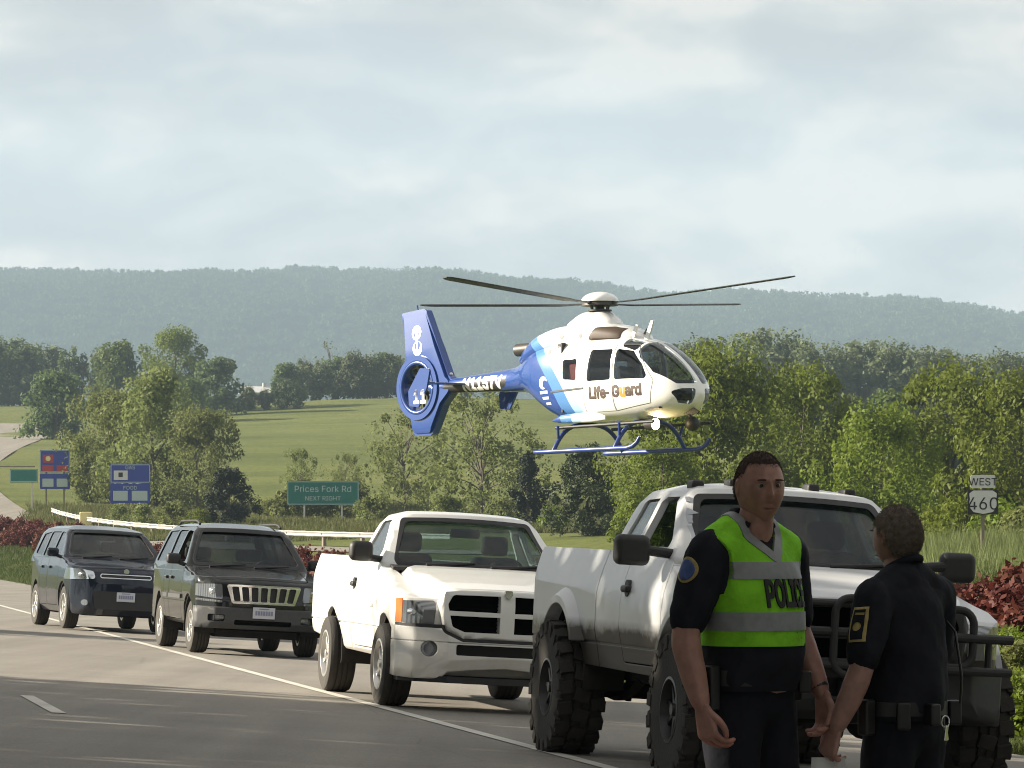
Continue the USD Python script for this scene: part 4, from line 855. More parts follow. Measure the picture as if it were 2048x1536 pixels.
mir_std = lambda xf, dz: rbox(xf - 0.95, xf - 0.80, -1.23, -0.99, 1.375 + dz, 1.575 + dz, 0.06)
mir_tow = lambda xf, dz: rbox(xf - 0.98, xf - 0.84, -1.30, -1.05, 1.31 + dz, 1.52 + dz, 0.05)
ram('white_pickup', 'low white pickup truck with cross-bar grille behind the lifted one', 'pickup truck', 10.2, 1.09, 3.06, 1.02, 0.0, 0.395, 0.29, M_white,
    dict(grille_mat=M_white, mirror=mir_std, track=0.91, rimR=0.235, tyre=M_rubber, rim=M_alloy, spokes='five', arch=0.475))
def lifted():
    dz, xf, xc = 0.12, 3.52, 1.0
    c, body = ram('lifted_pickup', 'lifted white pickup truck with mud tyres, roof lamps and black brush guard', 'pickup truck', -0.24, 1.07, xf, xc, dz, 0.49, 0.36, M_white_mud_shade,
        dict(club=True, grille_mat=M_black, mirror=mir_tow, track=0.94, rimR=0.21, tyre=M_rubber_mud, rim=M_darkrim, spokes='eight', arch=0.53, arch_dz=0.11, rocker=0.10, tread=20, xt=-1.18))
    for x in (0.0, xf):                                                       # bulging wheel flares
        za = 0.49 + 0.11
        f = Manifold.cylinder(0.085, 0.66, 0.585, 56).transform(np.array([[1, 0, 0, x], [0, 0, -1, -0.975], [0, 1, 0, za]], float))
        f = (f - cyl_y(0.53, -2, 0, x, za, 56)) ^ bx(-9, 9, -2, 0, 0.86, 3)
        f2 = both(f)
        for h_ in (f2 if x == 0 else f2 ^ bx(-9, xf + 0.62, -2, 2, 0, 1.16)).decompose():
            if h_.volume() > 1e-4: c.add('wheel_flare', h_, M_white_mud_shade)
    for y in (-0.56, -0.29, 0.0, 0.29, 0.56):
        c.add('roof_lamp', rbox(xf - 1.66, xf - 1.50, y - 0.045, y + 0.045, 2.005 - 0.09 * y * y, 2.085 - 0.09 * y * y, 0.02), M_black, bend=False)
    # brush guard and steel bumper
    X = xf + 1.06
    loop = lambda y0, y1, z0, z1, x=X, r=0.026: tube([(x - 0.02 * abs(y), y, z) for y, z in rnd([(y0, z0), (y1, z0), (y1, z1), (y0, z1)], 0.10).exterior.coords], r, 10)
    g = c.add('brush_guard', loop(-0.60, 0.60, 0.88, 1.25), M_black); c.add('guard_hoop', loop(-0.34, 0.34, 0.80, 1.29, X + 0.02), M_black, g)
    for z, r in ((1.07, 0.032), (0.86, 0.030)):
        c.add('guard_bar', cat(tube([(X - 0.25 * max(0, abs(y) - 0.6), y, z) for y in np.linspace(-0.88, 0.88, 23)], r, 10)), M_black, g)
    for y in (-0.74, 0.74): c.add('guard_post', rod((X - 0.03, y, 0.84), (X - 0.03, y, 1.08), 0.024), M_black, g)
    bp = rnd([(xf + 0.55, -0.98), (xf + 0.86, -0.92), (xf + 1.03, -0.62), (xf + 1.05, 0.62), (xf + 0.86, 0.92), (xf + 0.55, 0.98)], 0.05)
    b = ez(bp, 0.50, 0.86) ^ ey(rnd([(xf, 0.62), (xf + 0.8, 0.50), (xf + 1.0, 0.56), (xf + 1.06, 0.70), (xf + 1.06, 0.86), (xf, 0.86)], 0.03), -2, 2)
    b = b - bx(xf + 0.9, xf + 2, -0.36, 0.36, 0.66, 0.78)
    q = c.add('bumper', b, M_black)
    c.add('winch', cyl_y(0.05, -0.26, 0.26, xf + 0.98, 0.72), M_trim, q)
    for y in (-0.42, 0.42): c.add('shackle', tube([(xf + 1.06 + 0.05 * math.sin(a), y, 0.64 + 0.05 * math.cos(a)) for a in np.linspace(0, 6.28, 17)], 0.012, 6), M_trim, q)
    # springs and shocks seen under the body
    for y in (-0.55, 0.55):
        c.add('leaf_spring', tube([(x, y, 0.60 - 0.16 * (1 - (x / 0.75) ** 2)) for x in np.linspace(-0.75, 0.75, 9)], 0.035, 6), M_under, bend=False)
    for x in (0.12, xf - 0.12):
        for y in (-0.5, 0.5): c.add('shock_absorber', rod((x, y, 0.42), (x + 0.12, y * 0.9, 1.0), 0.035), M_under, bend=False)
    # white sticker strip on the glass, door mud and painted ground reflection come with the paint
    st = [sg.box(-0.765, 1.50 + dz, -0.735, 1.62 + dz), sg.box(-0.755, 1.64 + dz, -0.72, 1.70 + dz), sg.Polygon([(-0.755, 1.70 + dz), (-0.66, 1.715 + dz), (-0.735, 1.76 + dz)]), sg.box(-0.725, 1.80 + dz, -0.695, 1.835 + dz)]
    gl = ey(rnd([(xf - 1.30 - 0.004, 1.895 + dz), (xf - 0.60, 1.335 + dz), (xf - 0.596, 1.335 + dz), (xf - 1.296, 1.899 + dz)]), -1, 1)
    for i, p in enumerate(st): c.add('sticker', ex(p, xf - 2, xf) ^ gl, M_plate)
lifted()
def suv(name, label, cat_, s_, o_, yaw, P):
    """A closed estate body: lower body, greenhouse, doors, lamps; P holds its outline and trim."""
    c = Car(name, label, cat_, s_, o_, yaw)
    xf, Wd, R = P['xf'], P['half'], P['R']
    ca, cb = P['cowl_x'], P['roof_x']
    kx = lambda x: P.get('k0', 0.06) * smoothstep(0.4, xf - 0.8, x) + P.get('k1', 0.10) * smoothstep(xf - 0.1, xf + 0.7, x) - 0.06 * smoothstep(0.0, -0.8, x)
    zr = P['roof_z']
    def bend(v):
        v = np.array(v); y2 = v[:, 1] ** 2
        v[:, 0] -= kx(v[:, 0]) * y2; v[:, 2] -= 0.055 * y2 * smoothstep(zr - 0.3, zr - 0.03, v[:, 2]) + 0.05 * y2 * smoothstep(P['hood_z'] - 0.12, P['hood_z'], v[:, 2]) * smoothstep(ca - 0.3, ca + 0.3, v[:, 0]); return v
    c.bend = bend
    side = rnd(P['side'], 0.04, 0.04); fr = half(P['front'])
    plan = rnd([(P['tail'], -Wd * 0.94), (0.3, -Wd), (xf + 0.2, -Wd), (P['nose'] - 0.28, -Wd * 0.95), (P['nose'], -Wd * 0.68), (P['nose'], Wd * 0.68), (P['nose'] - 0.28, Wd * 0.95), (xf + 0.2, Wd), (0.3, Wd), (P['tail'], Wd * 0.94)], 0.14)
    body = ey(side, -1.1, 1.1) ^ ex(fr, -2, 6) ^ ez(plan, 0, 3)
    Ra = P['arch']
    for x in (0.0, xf):
        body -= both(cyl_y(Ra, -1.2, -Wd + 0.30, x, R + 0.02, 48) + bx(x - Ra, x + Ra, -1.2, -Wd + 0.30, 0, R + 0.02))
    body -= rbox(P['tail'] + 0.14, ca - 0.12, -Wd + 0.12, Wd - 0.12, 0.5, 2.2, 0.05)
    for z0 in P.get('creases', ()): body -= both(ey([(-2, z0), (6, z0), (6, z0 + 0.012), (-2, z0 + 0.012)], -1.2, -Wd + 0.012))
    doors = []
    for d in P['doors']:
        dp = rnd(d, 0.05); doors.append(body ^ ey(dp.buffer(-0.008), -1.2, -Wd + 0.12)); k = ey(dp, -1.2, -Wd + 0.12); body -= both(k)
    hp = rnd([(ca - 0.05, -Wd * 0.80), (P['nose'] - 0.12, -Wd * 0.70), (P['nose'] - 0.12, Wd * 0.70), (ca - 0.05, Wd * 0.80)], 0.08); hz = P['hood_cut']
    ring = ez(hp.buffer(0.006), hz, 3) - ez(hp.buffer(-0.006), hz, 3)
    hood = body ^ ez(hp.buffer(-0.006), hz, 3)
    body -= ez(hp.buffer(0.006), hz, 3)
    gb = P['belt'] - 0.06
    def green(d):
        gs = rnd([(P['tail'] + 0.03 + d, gb), (P['tail'] + P['rear_lean'] + d, zr - 0.10), (P['tail'] + P['rear_lean'] + 0.12 + d, zr - 0.02 - d), (0.6, zr - d), (cb - 0.55, zr - 0.005 - d), (cb - d, zr - 0.075 - d), (ca - d * 1.5, P['cowl_z']), (ca - d * 1.5, gb)], 0.05)
        t = P['top_half']
        gf = half([(Wd - 0.03 - d, gb), (Wd - 0.045 - d, P['belt']), (t + 0.02 - d, zr - 0.14), (t - 0.06 - d, zr - 0.05 - d * 0.5), (t - 0.2 - d, zr - 0.008 - d), (0.2, zr + 0.006 - d)])
        return ey(gs, -1.1, 1.1) ^ ex(gf, -2, 5)
    G, Gi = green(0), green(0.05)
    t = P['top_half']
    ws = rnd(half([(Wd - 0.14, P['cowl_z'] + 0.035), (t - 0.075, zr - 0.115)]), 0.06); wsp = ex(ws, cb - 0.14, ca + 0.5)
    rwp = ex(rnd(half([(Wd - 0.2, P['belt'] + 0.05), (t - 0.08, zr - 0.16)]), 0.06), P['tail'] - 0.5, P['tail'] + P['rear_lean'] + 0.10)
    holes = wsp + rwp; panes = [rnd(w, 0.04) for w in P['windows']]
    for w in panes: holes += both(ey(w, -1.2, -0.3))
    cab = G - Gi - holes
    c.add('body', body, P['paint']); c.add('roof', cab, P['paint']); c.add('bonnet', hood, P['paint'])
    for d in doors:
        for q in (d, mir(d)): c.add('door', q, P['paint'])
    ps = green(0.014) - green(0.020)
    c.add('windshield', ps ^ wsp, M_glass_suv); c.add('rear_window', ps ^ rwp, M_glass_dark)
    for i, w in enumerate(panes):
        for sg_ in (-1, 1):
            if i in P.get('open', ()) and sg_ < 0: continue
            c.add('side_window', ps ^ (ey(w, -1.2, -0.3) if sg_ < 0 else ey(w, 0.3, 1.2)), M_glass_suv if i == 0 else M_glass_dark)
    sl = (green(-0.002) - green(0.018)) ^ (ex(ws.buffer(0.018), cb - 0.14, ca + 0.5) - ex(ws.buffer(-0.022), cb - 0.5, ca + 1))
    c.add('windshield_seal', sl, M_black)
    c.add('cowl', ey([(ca - 0.10, P['cowl_z'] - 0.01), (ca + 0.10, P['cowl_z'] - 0.045), (ca + 0.10, P['cowl_z'] - 0.02), (ca - 0.10, P['cowl_z'] + 0.03)], -Wd + 0.14, Wd - 0.14), M_black)
    for y0 in (-0.55, 0.08): c.add('wiper', rod((ca + 0.02, y0, P['cowl_z'] + 0.01), (ca - 0.06, y0 + 0.52, P['cowl_z'] + 0.05), 0.011), M_black)
    c.add('dashboard', ey(rnd([(ca - 0.6, 0.7), (ca - 0.12, 0.7), (ca - 0.10, P['cowl_z'] - 0.02), (ca - 0.45, P['cowl_z'] + 0.01), (ca - 0.6, P['cowl_z'] - 0.1)], 0.04), -Wd + 0.15, Wd - 0.15), M_cabin)
    zs = P['seat_z']
    for sx in (ca - 1.55, ca - 2.35):
        for y0 in (-0.38, 0.38):
            st = rbox(sx + 0.02, sx + 0.52, y0 - 0.24, y0 + 0.24, zs - 0.18, zs, 0.06) + rbox(-0.07, 0.07, y0 - 0.23, y0 + 0.23, 0, 0.58, 0.06).rotate((0, -15, 0)).translate((sx + 0.06, 0, zs - 0.08))
            s1 = c.add('seat', st, P['seat'], bend=False); c.add('headrest', rbox(sx - 0.17, sx - 0.07, y0 - 0.13, y0 + 0.13, zs + 0.50, zs + 0.68, 0.05), P['seat'], s1, bend=False)
    c.add('steering_wheel', tube([(ca - 0.72 + 0.08 * math.sin(a), 0.38 + 0.185 * math.cos(a), P['cowl_z'] - 0.05 + 0.16 * math.sin(a)) for a in np.linspace(0, 6.283, 25)], 0.016), M_cabin)
    c.add('rear_view_mirror', rbox(cb + 0.02, cb + 0.06, -0.12, 0.12, zr - 0.26, zr - 0.18, 0.02), M_cabin, bend=False)
    for sgn in (-1, 1):
        mx = ca - 0.38; mm = rbox(mx, mx + 0.14, -Wd - 0.20, -Wd + 0.0, P['belt'] + 0.03, P['belt'] + 0.18, 0.045) + rod((mx + 0.05, -Wd + 0.08, P['belt'] + 0.02), (mx + 0.05, -Wd - 0.06, P['belt'] + 0.07), 0.03)
        c.add('mirror', mm if sgn < 0 else mir(mm), P.get('mirror', M_black), bend=False)
        for (hx, hz_) in P['handles']:
            h_ = rbox(hx, hx + 0.16, -Wd - 0.018, -Wd + 0.03, hz_, hz_ + 0.045, 0.015); c.add('handle', h_ if sgn < 0 else mir(h_), P.get('handle', P['paint']), bend=False)
    und = bx(P['tail'] + 0.25, xf + 0.4, -Wd + 0.35, Wd - 0.35, 0.24, 0.34) + cyl_y(0.05, -Wd + 0.2, Wd - 0.2, 0, R, 14) + cyl_y(0.045, -Wd + 0.2, Wd - 0.2, xf, R, 14) + rod((P['tail'] + 0.1, -0.45, 0.28), (1.0, -0.4, 0.28), 0.05)
    c.add('chassis', und, M_under, bend=False)
    for x in (0, xf):
      for h_ in (both((cyl_y(Ra + 0.012, -Wd + 0.03, -Wd + 0.31, x, R + 0.02, 36) - cyl_y(Ra - 0.004, -2, 0, x, R + 0.02, 36)) ^ bx(-9, 9, -2, 0, R - 0.08, 3))).decompose(): c.add('wheel_liner', h_, M_under, bend=False)
    for x in (xf, 0.0):
        for y in (-P['track'], P['track']): c.wheel(x, y, R, P['W'], P['rimR'], M_rubber, M_alloy, P['spokes'])
    return c, body, ex, hood

# the black off-roader with the seven-slot grille
xf = 2.69
J = dict(xf=xf, half=0.92, R=0.365, W=0.25, rimR=0.215, spokes='five', track=0.76, arch=0.43, tail=-0.98, nose=xf + 0.80, cowl_x=xf - 0.52, cowl_z=1.205, roof_x=xf - 1.22, roof_z=1.84, rear_lean=0.22, belt=1.185, top_half=0.66, hood_z=1.08, hood_cut=0.96,
         side=[(-0.98, 0.52), (-0.85, 0.40), (-0.45, 0.40), (0.5, 0.40), (xf - 0.5, 0.38), (xf + 0.45, 0.42), (xf + 0.70, 0.42), (xf + 0.80, 0.50), (xf + 0.80, 0.74), (xf + 0.765, 0.78), (xf + 0.745, 1.0), (xf + 0.62, 1.085), (xf - 0.50, 1.205), (xf - 0.6, 1.215), (-0.98, 1.215)],
         front=[(0.80, 0.36), (0.885, 0.46), (0.915, 0.68), (0.92, 0.85), (0.91, 1.0), (0.885, 1.15), (0.87, 1.24)], creases=(0.70,),
         doors=[[(xf - 1.72, 0.44), (xf - 0.66, 0.44), (xf - 0.58, 0.8), (xf - 0.60, 1.3), (xf - 1.72, 1.3)], [(0.42, 0.9), (0.62, 0.44), (xf - 1.76, 0.44), (xf - 1.76, 1.3), (0.36, 1.3)]],
         windows=[[(xf - 1.70, 1.25), (xf - 0.78, 1.25), (xf - 1.27, 1.71), (xf - 1.70, 1.73)], [(0.28, 1.25), (xf - 1.80, 1.25), (xf - 1.80, 1.73), (0.20, 1.73)], [(-0.78, 1.25), (0.18, 1.25), (0.10, 1.73), (-0.62, 1.71)]], open=(0,),
         handles=[(xf - 1.66, 1.0), (0.58, 1.0)], seat_z=0.80, seat=M_seat_l, paint=M_graphite, k1=0.09)
c, body, _, hood = suv('black_off_roader', 'black off-roader with chrome seven-slot grille and roof rails, third in the queue', 'suv', 25.2, 1.01, 0.035, J)
gp = rnd(half([(0.44, 0.715), (0.525, 0.975)]), 0.03)
gb_ = ex(gp, xf + 0.70, xf + 0.815)
sl_ = []
for k in range(7):
    y = -0.405 + 0.135 * k; sl_.append(ex(rnd([(y * 0.90 - 0.044, 0.745), (y * 0.90 + 0.044, 0.745), (y + 0.048, 0.945), (y - 0.048, 0.945)], 0.02), xf + 0.5, xf + 1))
g_ = c.add('grille', gb_ - U(sl_), M_chrome)
c.add('grille_mesh', ex(gp.buffer(-0.02), xf + 0.755, xf + 0.775), M_black, g_)
for sgn in (-1, 1):
    h1 = rnd([(0.555, 0.76), (0.90, 0.80), (0.90, 0.96), (0.575, 0.975)], 0.03); h1 = ex(h1, xf + 0.45, xf + 2); h1 = h1 if sgn > 0 else mir(h1); so = body ^ h1
    l = c.add('headlight', (so - so.translate((-0.04, 0, 0))).translate((0.005, 0, 0)), M_lens)
    c.add('bulb', cyl_x(0.062, xf + 0.70, xf + 0.755, sgn * 0.68, 0.875, 18, 0.03), M_bowl, l)
    a1 = ex(rnd([(0.57, 0.715), (0.88, 0.735), (0.88, 0.765), (0.57, 0.745)], 0.01), xf + 0.4, xf + 2); a1 = a1 if sgn > 0 else mir(a1); so = body ^ a1
    c.add('turn_signal', (so - so.translate((-0.04, 0, 0))).translate((0.008, 0, 0)), M_lens, l)
    f1 = ex(rnd([(0.54, 0.47), (0.74, 0.47), (0.74, 0.545), (0.54, 0.545)], 0.02), xf + 0.5, xf + 2); f1 = f1 if sgn > 0 else mir(f1); so = body ^ f1
    c.add('fog_light', (so - so.translate((-0.04, 0, 0))).translate((0.006, 0, 0)), M_lens)
    rr = tube([(x, 0.585, z) for x, z in ((1.36, 1.80), (1.24, 1.835), (1.05, 1.85), (0.2, 1.85), (-0.25, 1.845), (-0.42, 1.80))], 0.018, 8)
    r2 = rr.copy(); r2.vertices[:, 1] *= sgn
    if sgn < 0: r2.faces = r2.faces[:, ::-1]
    c.add('roof_rail', r2, M_black)
mb = ez(rnd([(xf + 0.5, -0.94), (xf + 0.68, -0.90), (xf + 0.84, -0.66), (xf + 0.84, 0.66), (xf + 0.68, 0.90), (xf + 0.5, 0.94)], 0.08), 0.36, 0.66) ^ ey(rnd([(xf, 0.40), (xf + 0.76, 0.36), (xf + 0.845, 0.46), (xf + 0.845, 0.66), (xf, 0.66)], 0.04), -2, 2)
mb -= both(ex(rnd([(0.53, 0.46), (0.75, 0.46), (0.75, 0.555), (0.53, 0.555)], 0.02), xf + 0.5, xf + 2)) + ex(rnd(half([(0.40, 0.42), (0.40, 0.49)]), 0.02), xf + 0.7, xf + 2)
b_ = c.add('bumper', mb, M_trim, refine=0.1)
mould = both(ey(rnd([(xf - 1.70, 0.735), (xf - 0.62, 0.735), (xf - 0.62, 0.795), (xf - 1.70, 0.795)], 0.015), -0.938, -0.90) + ey(rnd([(0.55, 0.735), (xf - 1.78, 0.735), (xf - 1.78, 0.795), (0.52, 0.795)], 0.015), -0.938, -0.90))
for h_ in mould.decompose(): c.add('side_moulding', h_, M_trim, bend=False)
def licence_plate(c, x, z, bend=True):
    p = c.add('licence_plate', rbox(x, x + 0.012, -0.155, 0.155, z, z + 0.155, 0.005), M_plate, bend=False)
    marks = [bx(x + 0.012, x + 0.0145, y, y + 0.028, z + 0.045, z + 0.105) for y in np.arange(-0.12, 0.11, 0.036)]
    c.add('plate_print', U(marks) + bx(x + 0.012, x + 0.014, -0.07, 0.07, z + 0.125, z + 0.14), M_plate_ink, p, False, bend=False)
licence_plate(c, xf + 0.846, 0.52)

# the dark compact people carrier, last in the queue
xf = 2.60
B = dict(xf=xf, half=0.90, R=0.36, W=0.235, rimR=0.225, spokes='six', track=0.77, arch=0.415, tail=-0.74, nose=xf + 0.88, cowl_x=xf - 0.22, cowl_z=1.205, roof_x=xf - 0.98, roof_z=1.775, rear_lean=0.16, belt=1.17, top_half=0.665, hood_z=1.1, hood_cut=0.98,
         side=[(-0.74, 0.55), (-0.66, 0.36), (-0.4, 0.32), (0.5, 0.28), (xf - 0.45, 0.28), (xf + 0.5, 0.28), (xf + 0.80, 0.26), (xf + 0.88, 0.36), (xf + 0.88, 0.78), (xf + 0.85, 0.97), (xf + 0.72, 1.07), (xf + 0.3, 1.14), (xf - 0.20, 1.205), (xf - 0.3, 1.215), (-0.74, 1.215)],
         front=[(0.80, 0.26), (0.87, 0.38), (0.90, 0.62), (0.90, 0.86), (0.885, 1.04), (0.86, 1.17), (0.85, 1.25)], creases=(0.44,),
         doors=[[(xf - 1.44, 0.38), (xf - 0.52, 0.38), (xf - 0.44, 0.66), (xf - 0.46, 1.4), (xf - 1.44, 1.4)], [(0.42, 0.80), (0.52, 0.38), (xf - 1.47, 0.38), (xf - 1.47, 1.4), (0.38, 1.4)]],
         windows=[[(xf - 1.40, 1.22), (xf - 0.58, 1.22), (xf - 1.02, 1.64), (xf - 1.40, 1.66)], [(0.32, 1.22), (xf - 1.50, 1.22), (xf - 1.50, 1.66), (0.30, 1.66)], [(-0.46, 1.26), (0.24, 1.22), (0.22, 1.66), (-0.36, 1.61)]],
         handles=[(xf - 1.38, 1.0), (0.50, 1.0)], seat_z=0.82, seat=M_seat_l, paint=M_navy, mirror=M_navy, k1=0.14, k0=0.08)
c, body, _, hood = suv('dark_blue_carrier', 'dark navy family car with a wide windscreen, last in the queue', 'car', 35.7, 0.09, 0.095, B)
for sgn in (-1, 1):
    h1 = ex(rnd([(0.50, 0.86), (0.95, 0.83), (0.95, 1.06), (0.54, 0.985)], 0.04), xf + 0.15, xf + 2); h1 = h1 if sgn > 0 else mir(h1); so = body ^ h1
    l = c.add('headlight', (so - so.translate((-0.05, 0, 0))).translate((0.005, 0.004 * sgn, 0)), M_bowl)
    for yy in (0.60, 0.72): c.add('bulb', cyl_x(0.05, xf + 0.74, xf + 0.82, sgn * yy, 0.915, 16, 0.02), M_lens, l)
    f1 = cyl_x(0.05, xf + 0.3, xf + 2, sgn * 0.66, 0.46, 20); so = body ^ f1
    c.add('fog_light', (so - so.translate((-0.05, 0, 0))).translate((0.006, 0, 0)), M_lens)
sp = rnd(half([(0.44, 0.885), (0.42, 0.945)]), 0.028); so = body ^ ex(sp, xf + 0.5, xf + 2)
g_ = c.add('grille', (so - so.translate((-0.03, 0, 0))).translate((0.003, 0, 0)) ^ ex(sp.buffer(-0.012), xf, xf + 2), M_black)
rim_ = (body ^ ex(sp.buffer(0.008), xf + 0.5, xf + 2)); c.add('grille_rim', ((rim_ - rim_.translate((-0.03, 0, 0))) - ex(sp.buffer(-0.008), xf, xf + 2)).translate((0.006, 0, 0)), M_chrome, g_)
c.add('emblem', cyl_x(0.045, xf + 0.83, xf + 0.845, 0, 1.0, 20), M_chrome, bend=False)
lo = rnd(half([(0.50, 0.36), (0.55, 0.66)]), 0.04); so = body ^ ex(lo, xf + 0.5, xf + 2)
c.add('lower_grille', (so - so.translate((-0.03, 0, 0))).translate((0.003, 0, 0)), M_black)
licence_plate(c, xf + 0.885, 0.50)
# ================================================================== helicopter: x forward, y to port, z up from the skids, rotor mast at x = 0
def loft(stations, n=40, m=60, ex_=2.6):
    """A closed body through stations (x, z bottom, z top, half width, exponent)."""
    st = np.array(stations, float); x = st[:, 0]
    xs = np.concatenate([np.linspace(x[0], x[-1], m)]) if m else x
    o = np.argsort(x); from scipy.interpolate import PchipInterpolator
    f = [PchipInterpolator(x[o], st[o, k]) for k in range(1, st.shape[1])]
    a = np.arange(n) * 2 * np.pi / n; V = []
    for q in xs:
        zb, zt, w, e = (g(q) for g in f); zc = zb + (zt - zb) * 0.45
        c, s = np.cos(a), np.sin(a); yy = w * np.sign(c) * np.abs(c) ** (2 / e); h = np.where(s > 0, zt - zc, zc - zb); zz = zc + h * np.sign(s) * np.abs(s) ** (2 / e)
        V.append(np.stack([np.full(n, q), yy, zz], 1))
    V = np.vstack(V + [[[xs[0], 0, f[0](xs[0]) * .55 + f[1](xs[0]) * .45]], [[xs[-1], 0, f[0](xs[-1]) * .55 + f[1](xs[-1]) * .45]]]); F = []
    k = np.arange(n); k2 = (k + 1) % n
    for i in range(len(xs) - 1):
        p, q = i * n, (i + 1) * n; F += [np.stack([p + k, q + k, q + k2], 1), np.stack([p + k, q + k2, p + k2], 1)]
    c0, c1 = len(V) - 2, len(V) - 1; b = (len(xs) - 1) * n
    F += [np.stack([np.full(n, c0), k, k2], 1), np.stack([np.full(n, c1), b + k2, b + k], 1)]
    t = trimesh.Trimesh(V, np.vstack(F), process=False)
    if t.volume < 0: t.invert()
    return Manifold(m3.Mesh(t.vertices.astype(np.float32), t.faces.astype(np.uint32)))
def text_solid(text, h, depth=2.0, bold=0):
    t = meshkit.text_mesh(text, h, depth, bold) if bold else meshkit.text_mesh(text, h, depth)
    return U([Manifold(m3.Mesh(p.vertices.astype(np.float32), p.faces.astype(np.uint32))) for p in (lambda q: [q.merge_vertices() or q for q in q.split(only_watertight=False)])(t)])
def text_starboard(text, h, x, z, depth=2.0, bold=0):      # lettering as a prism that looks towards -y, starting at (x, z)
    return text_solid(text, h, depth, bold).transform(np.array([[1, 0, 0, x], [0, 0, 1, -depth], [0, 1, 0, z]], float))

M_hw = paint('helicopter_white', (0.78, 0.775, 0.75), 0.28, coat=0.8, noise=0.02)
M_blue = paint('helicopter_blue', (0.009, 0.050, 0.235), 0.3, coat=0.8, noise=0.05)
M_livery = mat('helicopter_livery', {'tc': ('texture_coordinate', {}), 's': ('separate_xyz', {}), 'cv': ('math', {'math_type': 'multiply_add', 'value2': 0.96}), 'sub': ('math', {'math_type': 'subtract', 'value2': 2.0}), 'sq': ('math', {'math_type': 'multiply'}), 'cv2': ('math', {'math_type': 'multiply_add', 'value2': 0.25}),
    'mr': ('map_range', {'from_min': -1.0, 'from_max': 3.0, 'clamp': True}),
    'r': ('rgb_ramp', {'interpolate': False, 'ramp': [(0.0, (0.009, 0.050, 0.235)), (0.425, (0.07, 0.21, 0.47)), (0.515, (0.38, 0.56, 0.72)), (0.585, (0.78, 0.775, 0.75))]}),
    'p': ('principled_bsdf', {'roughness': 0.26, 'coat_weight': 0.8})},
    [('tc.object', 's.vector'), ('s.z', 'cv.value1'), ('s.x', 'cv.value3'), ('s.z', 'sub.value1'), ('sub.value', 'sq.value1'), ('sub.value', 'sq.value2'), ('sq.value', 'cv2.value1'), ('cv.value', 'cv2.value3'), ('cv2.value', 'mr.value'), ('mr.result', 'r.fac'), ('r.color', 'p.base_color')], 'p.BSDF')
M_hglass = glass('canopy_glass', (0.66, 0.70, 0.72), 1.0)
M_blade_ = paint('rotor_blade', (0.035, 0.04, 0.042), 0.6)
M_hub = paint('rotor_hub', (0.05, 0.045, 0.04), 0.5, metallic=0.3)
M_skid = paint('skid_blue', (0.02, 0.045, 0.20), 0.4)
M_letter_w = paint('white_letter', (0.72, 0.72, 0.72), 0.5)
M_letter_b = paint('brown_letter', (0.045, 0.022, 0.012), 0.5)
M_letter_o = paint('orange_letter', (0.62, 0.22, 0.02), 0.5)
M_intake = paint('air_intake', (0.045, 0.025, 0.012), 0.6)
M_lamp_on = mat('landing_light_on', {'e': ('emission', {'color': (1.0, 0.72, 0.36), 'strength': 30.0})}, surface='e.emission')

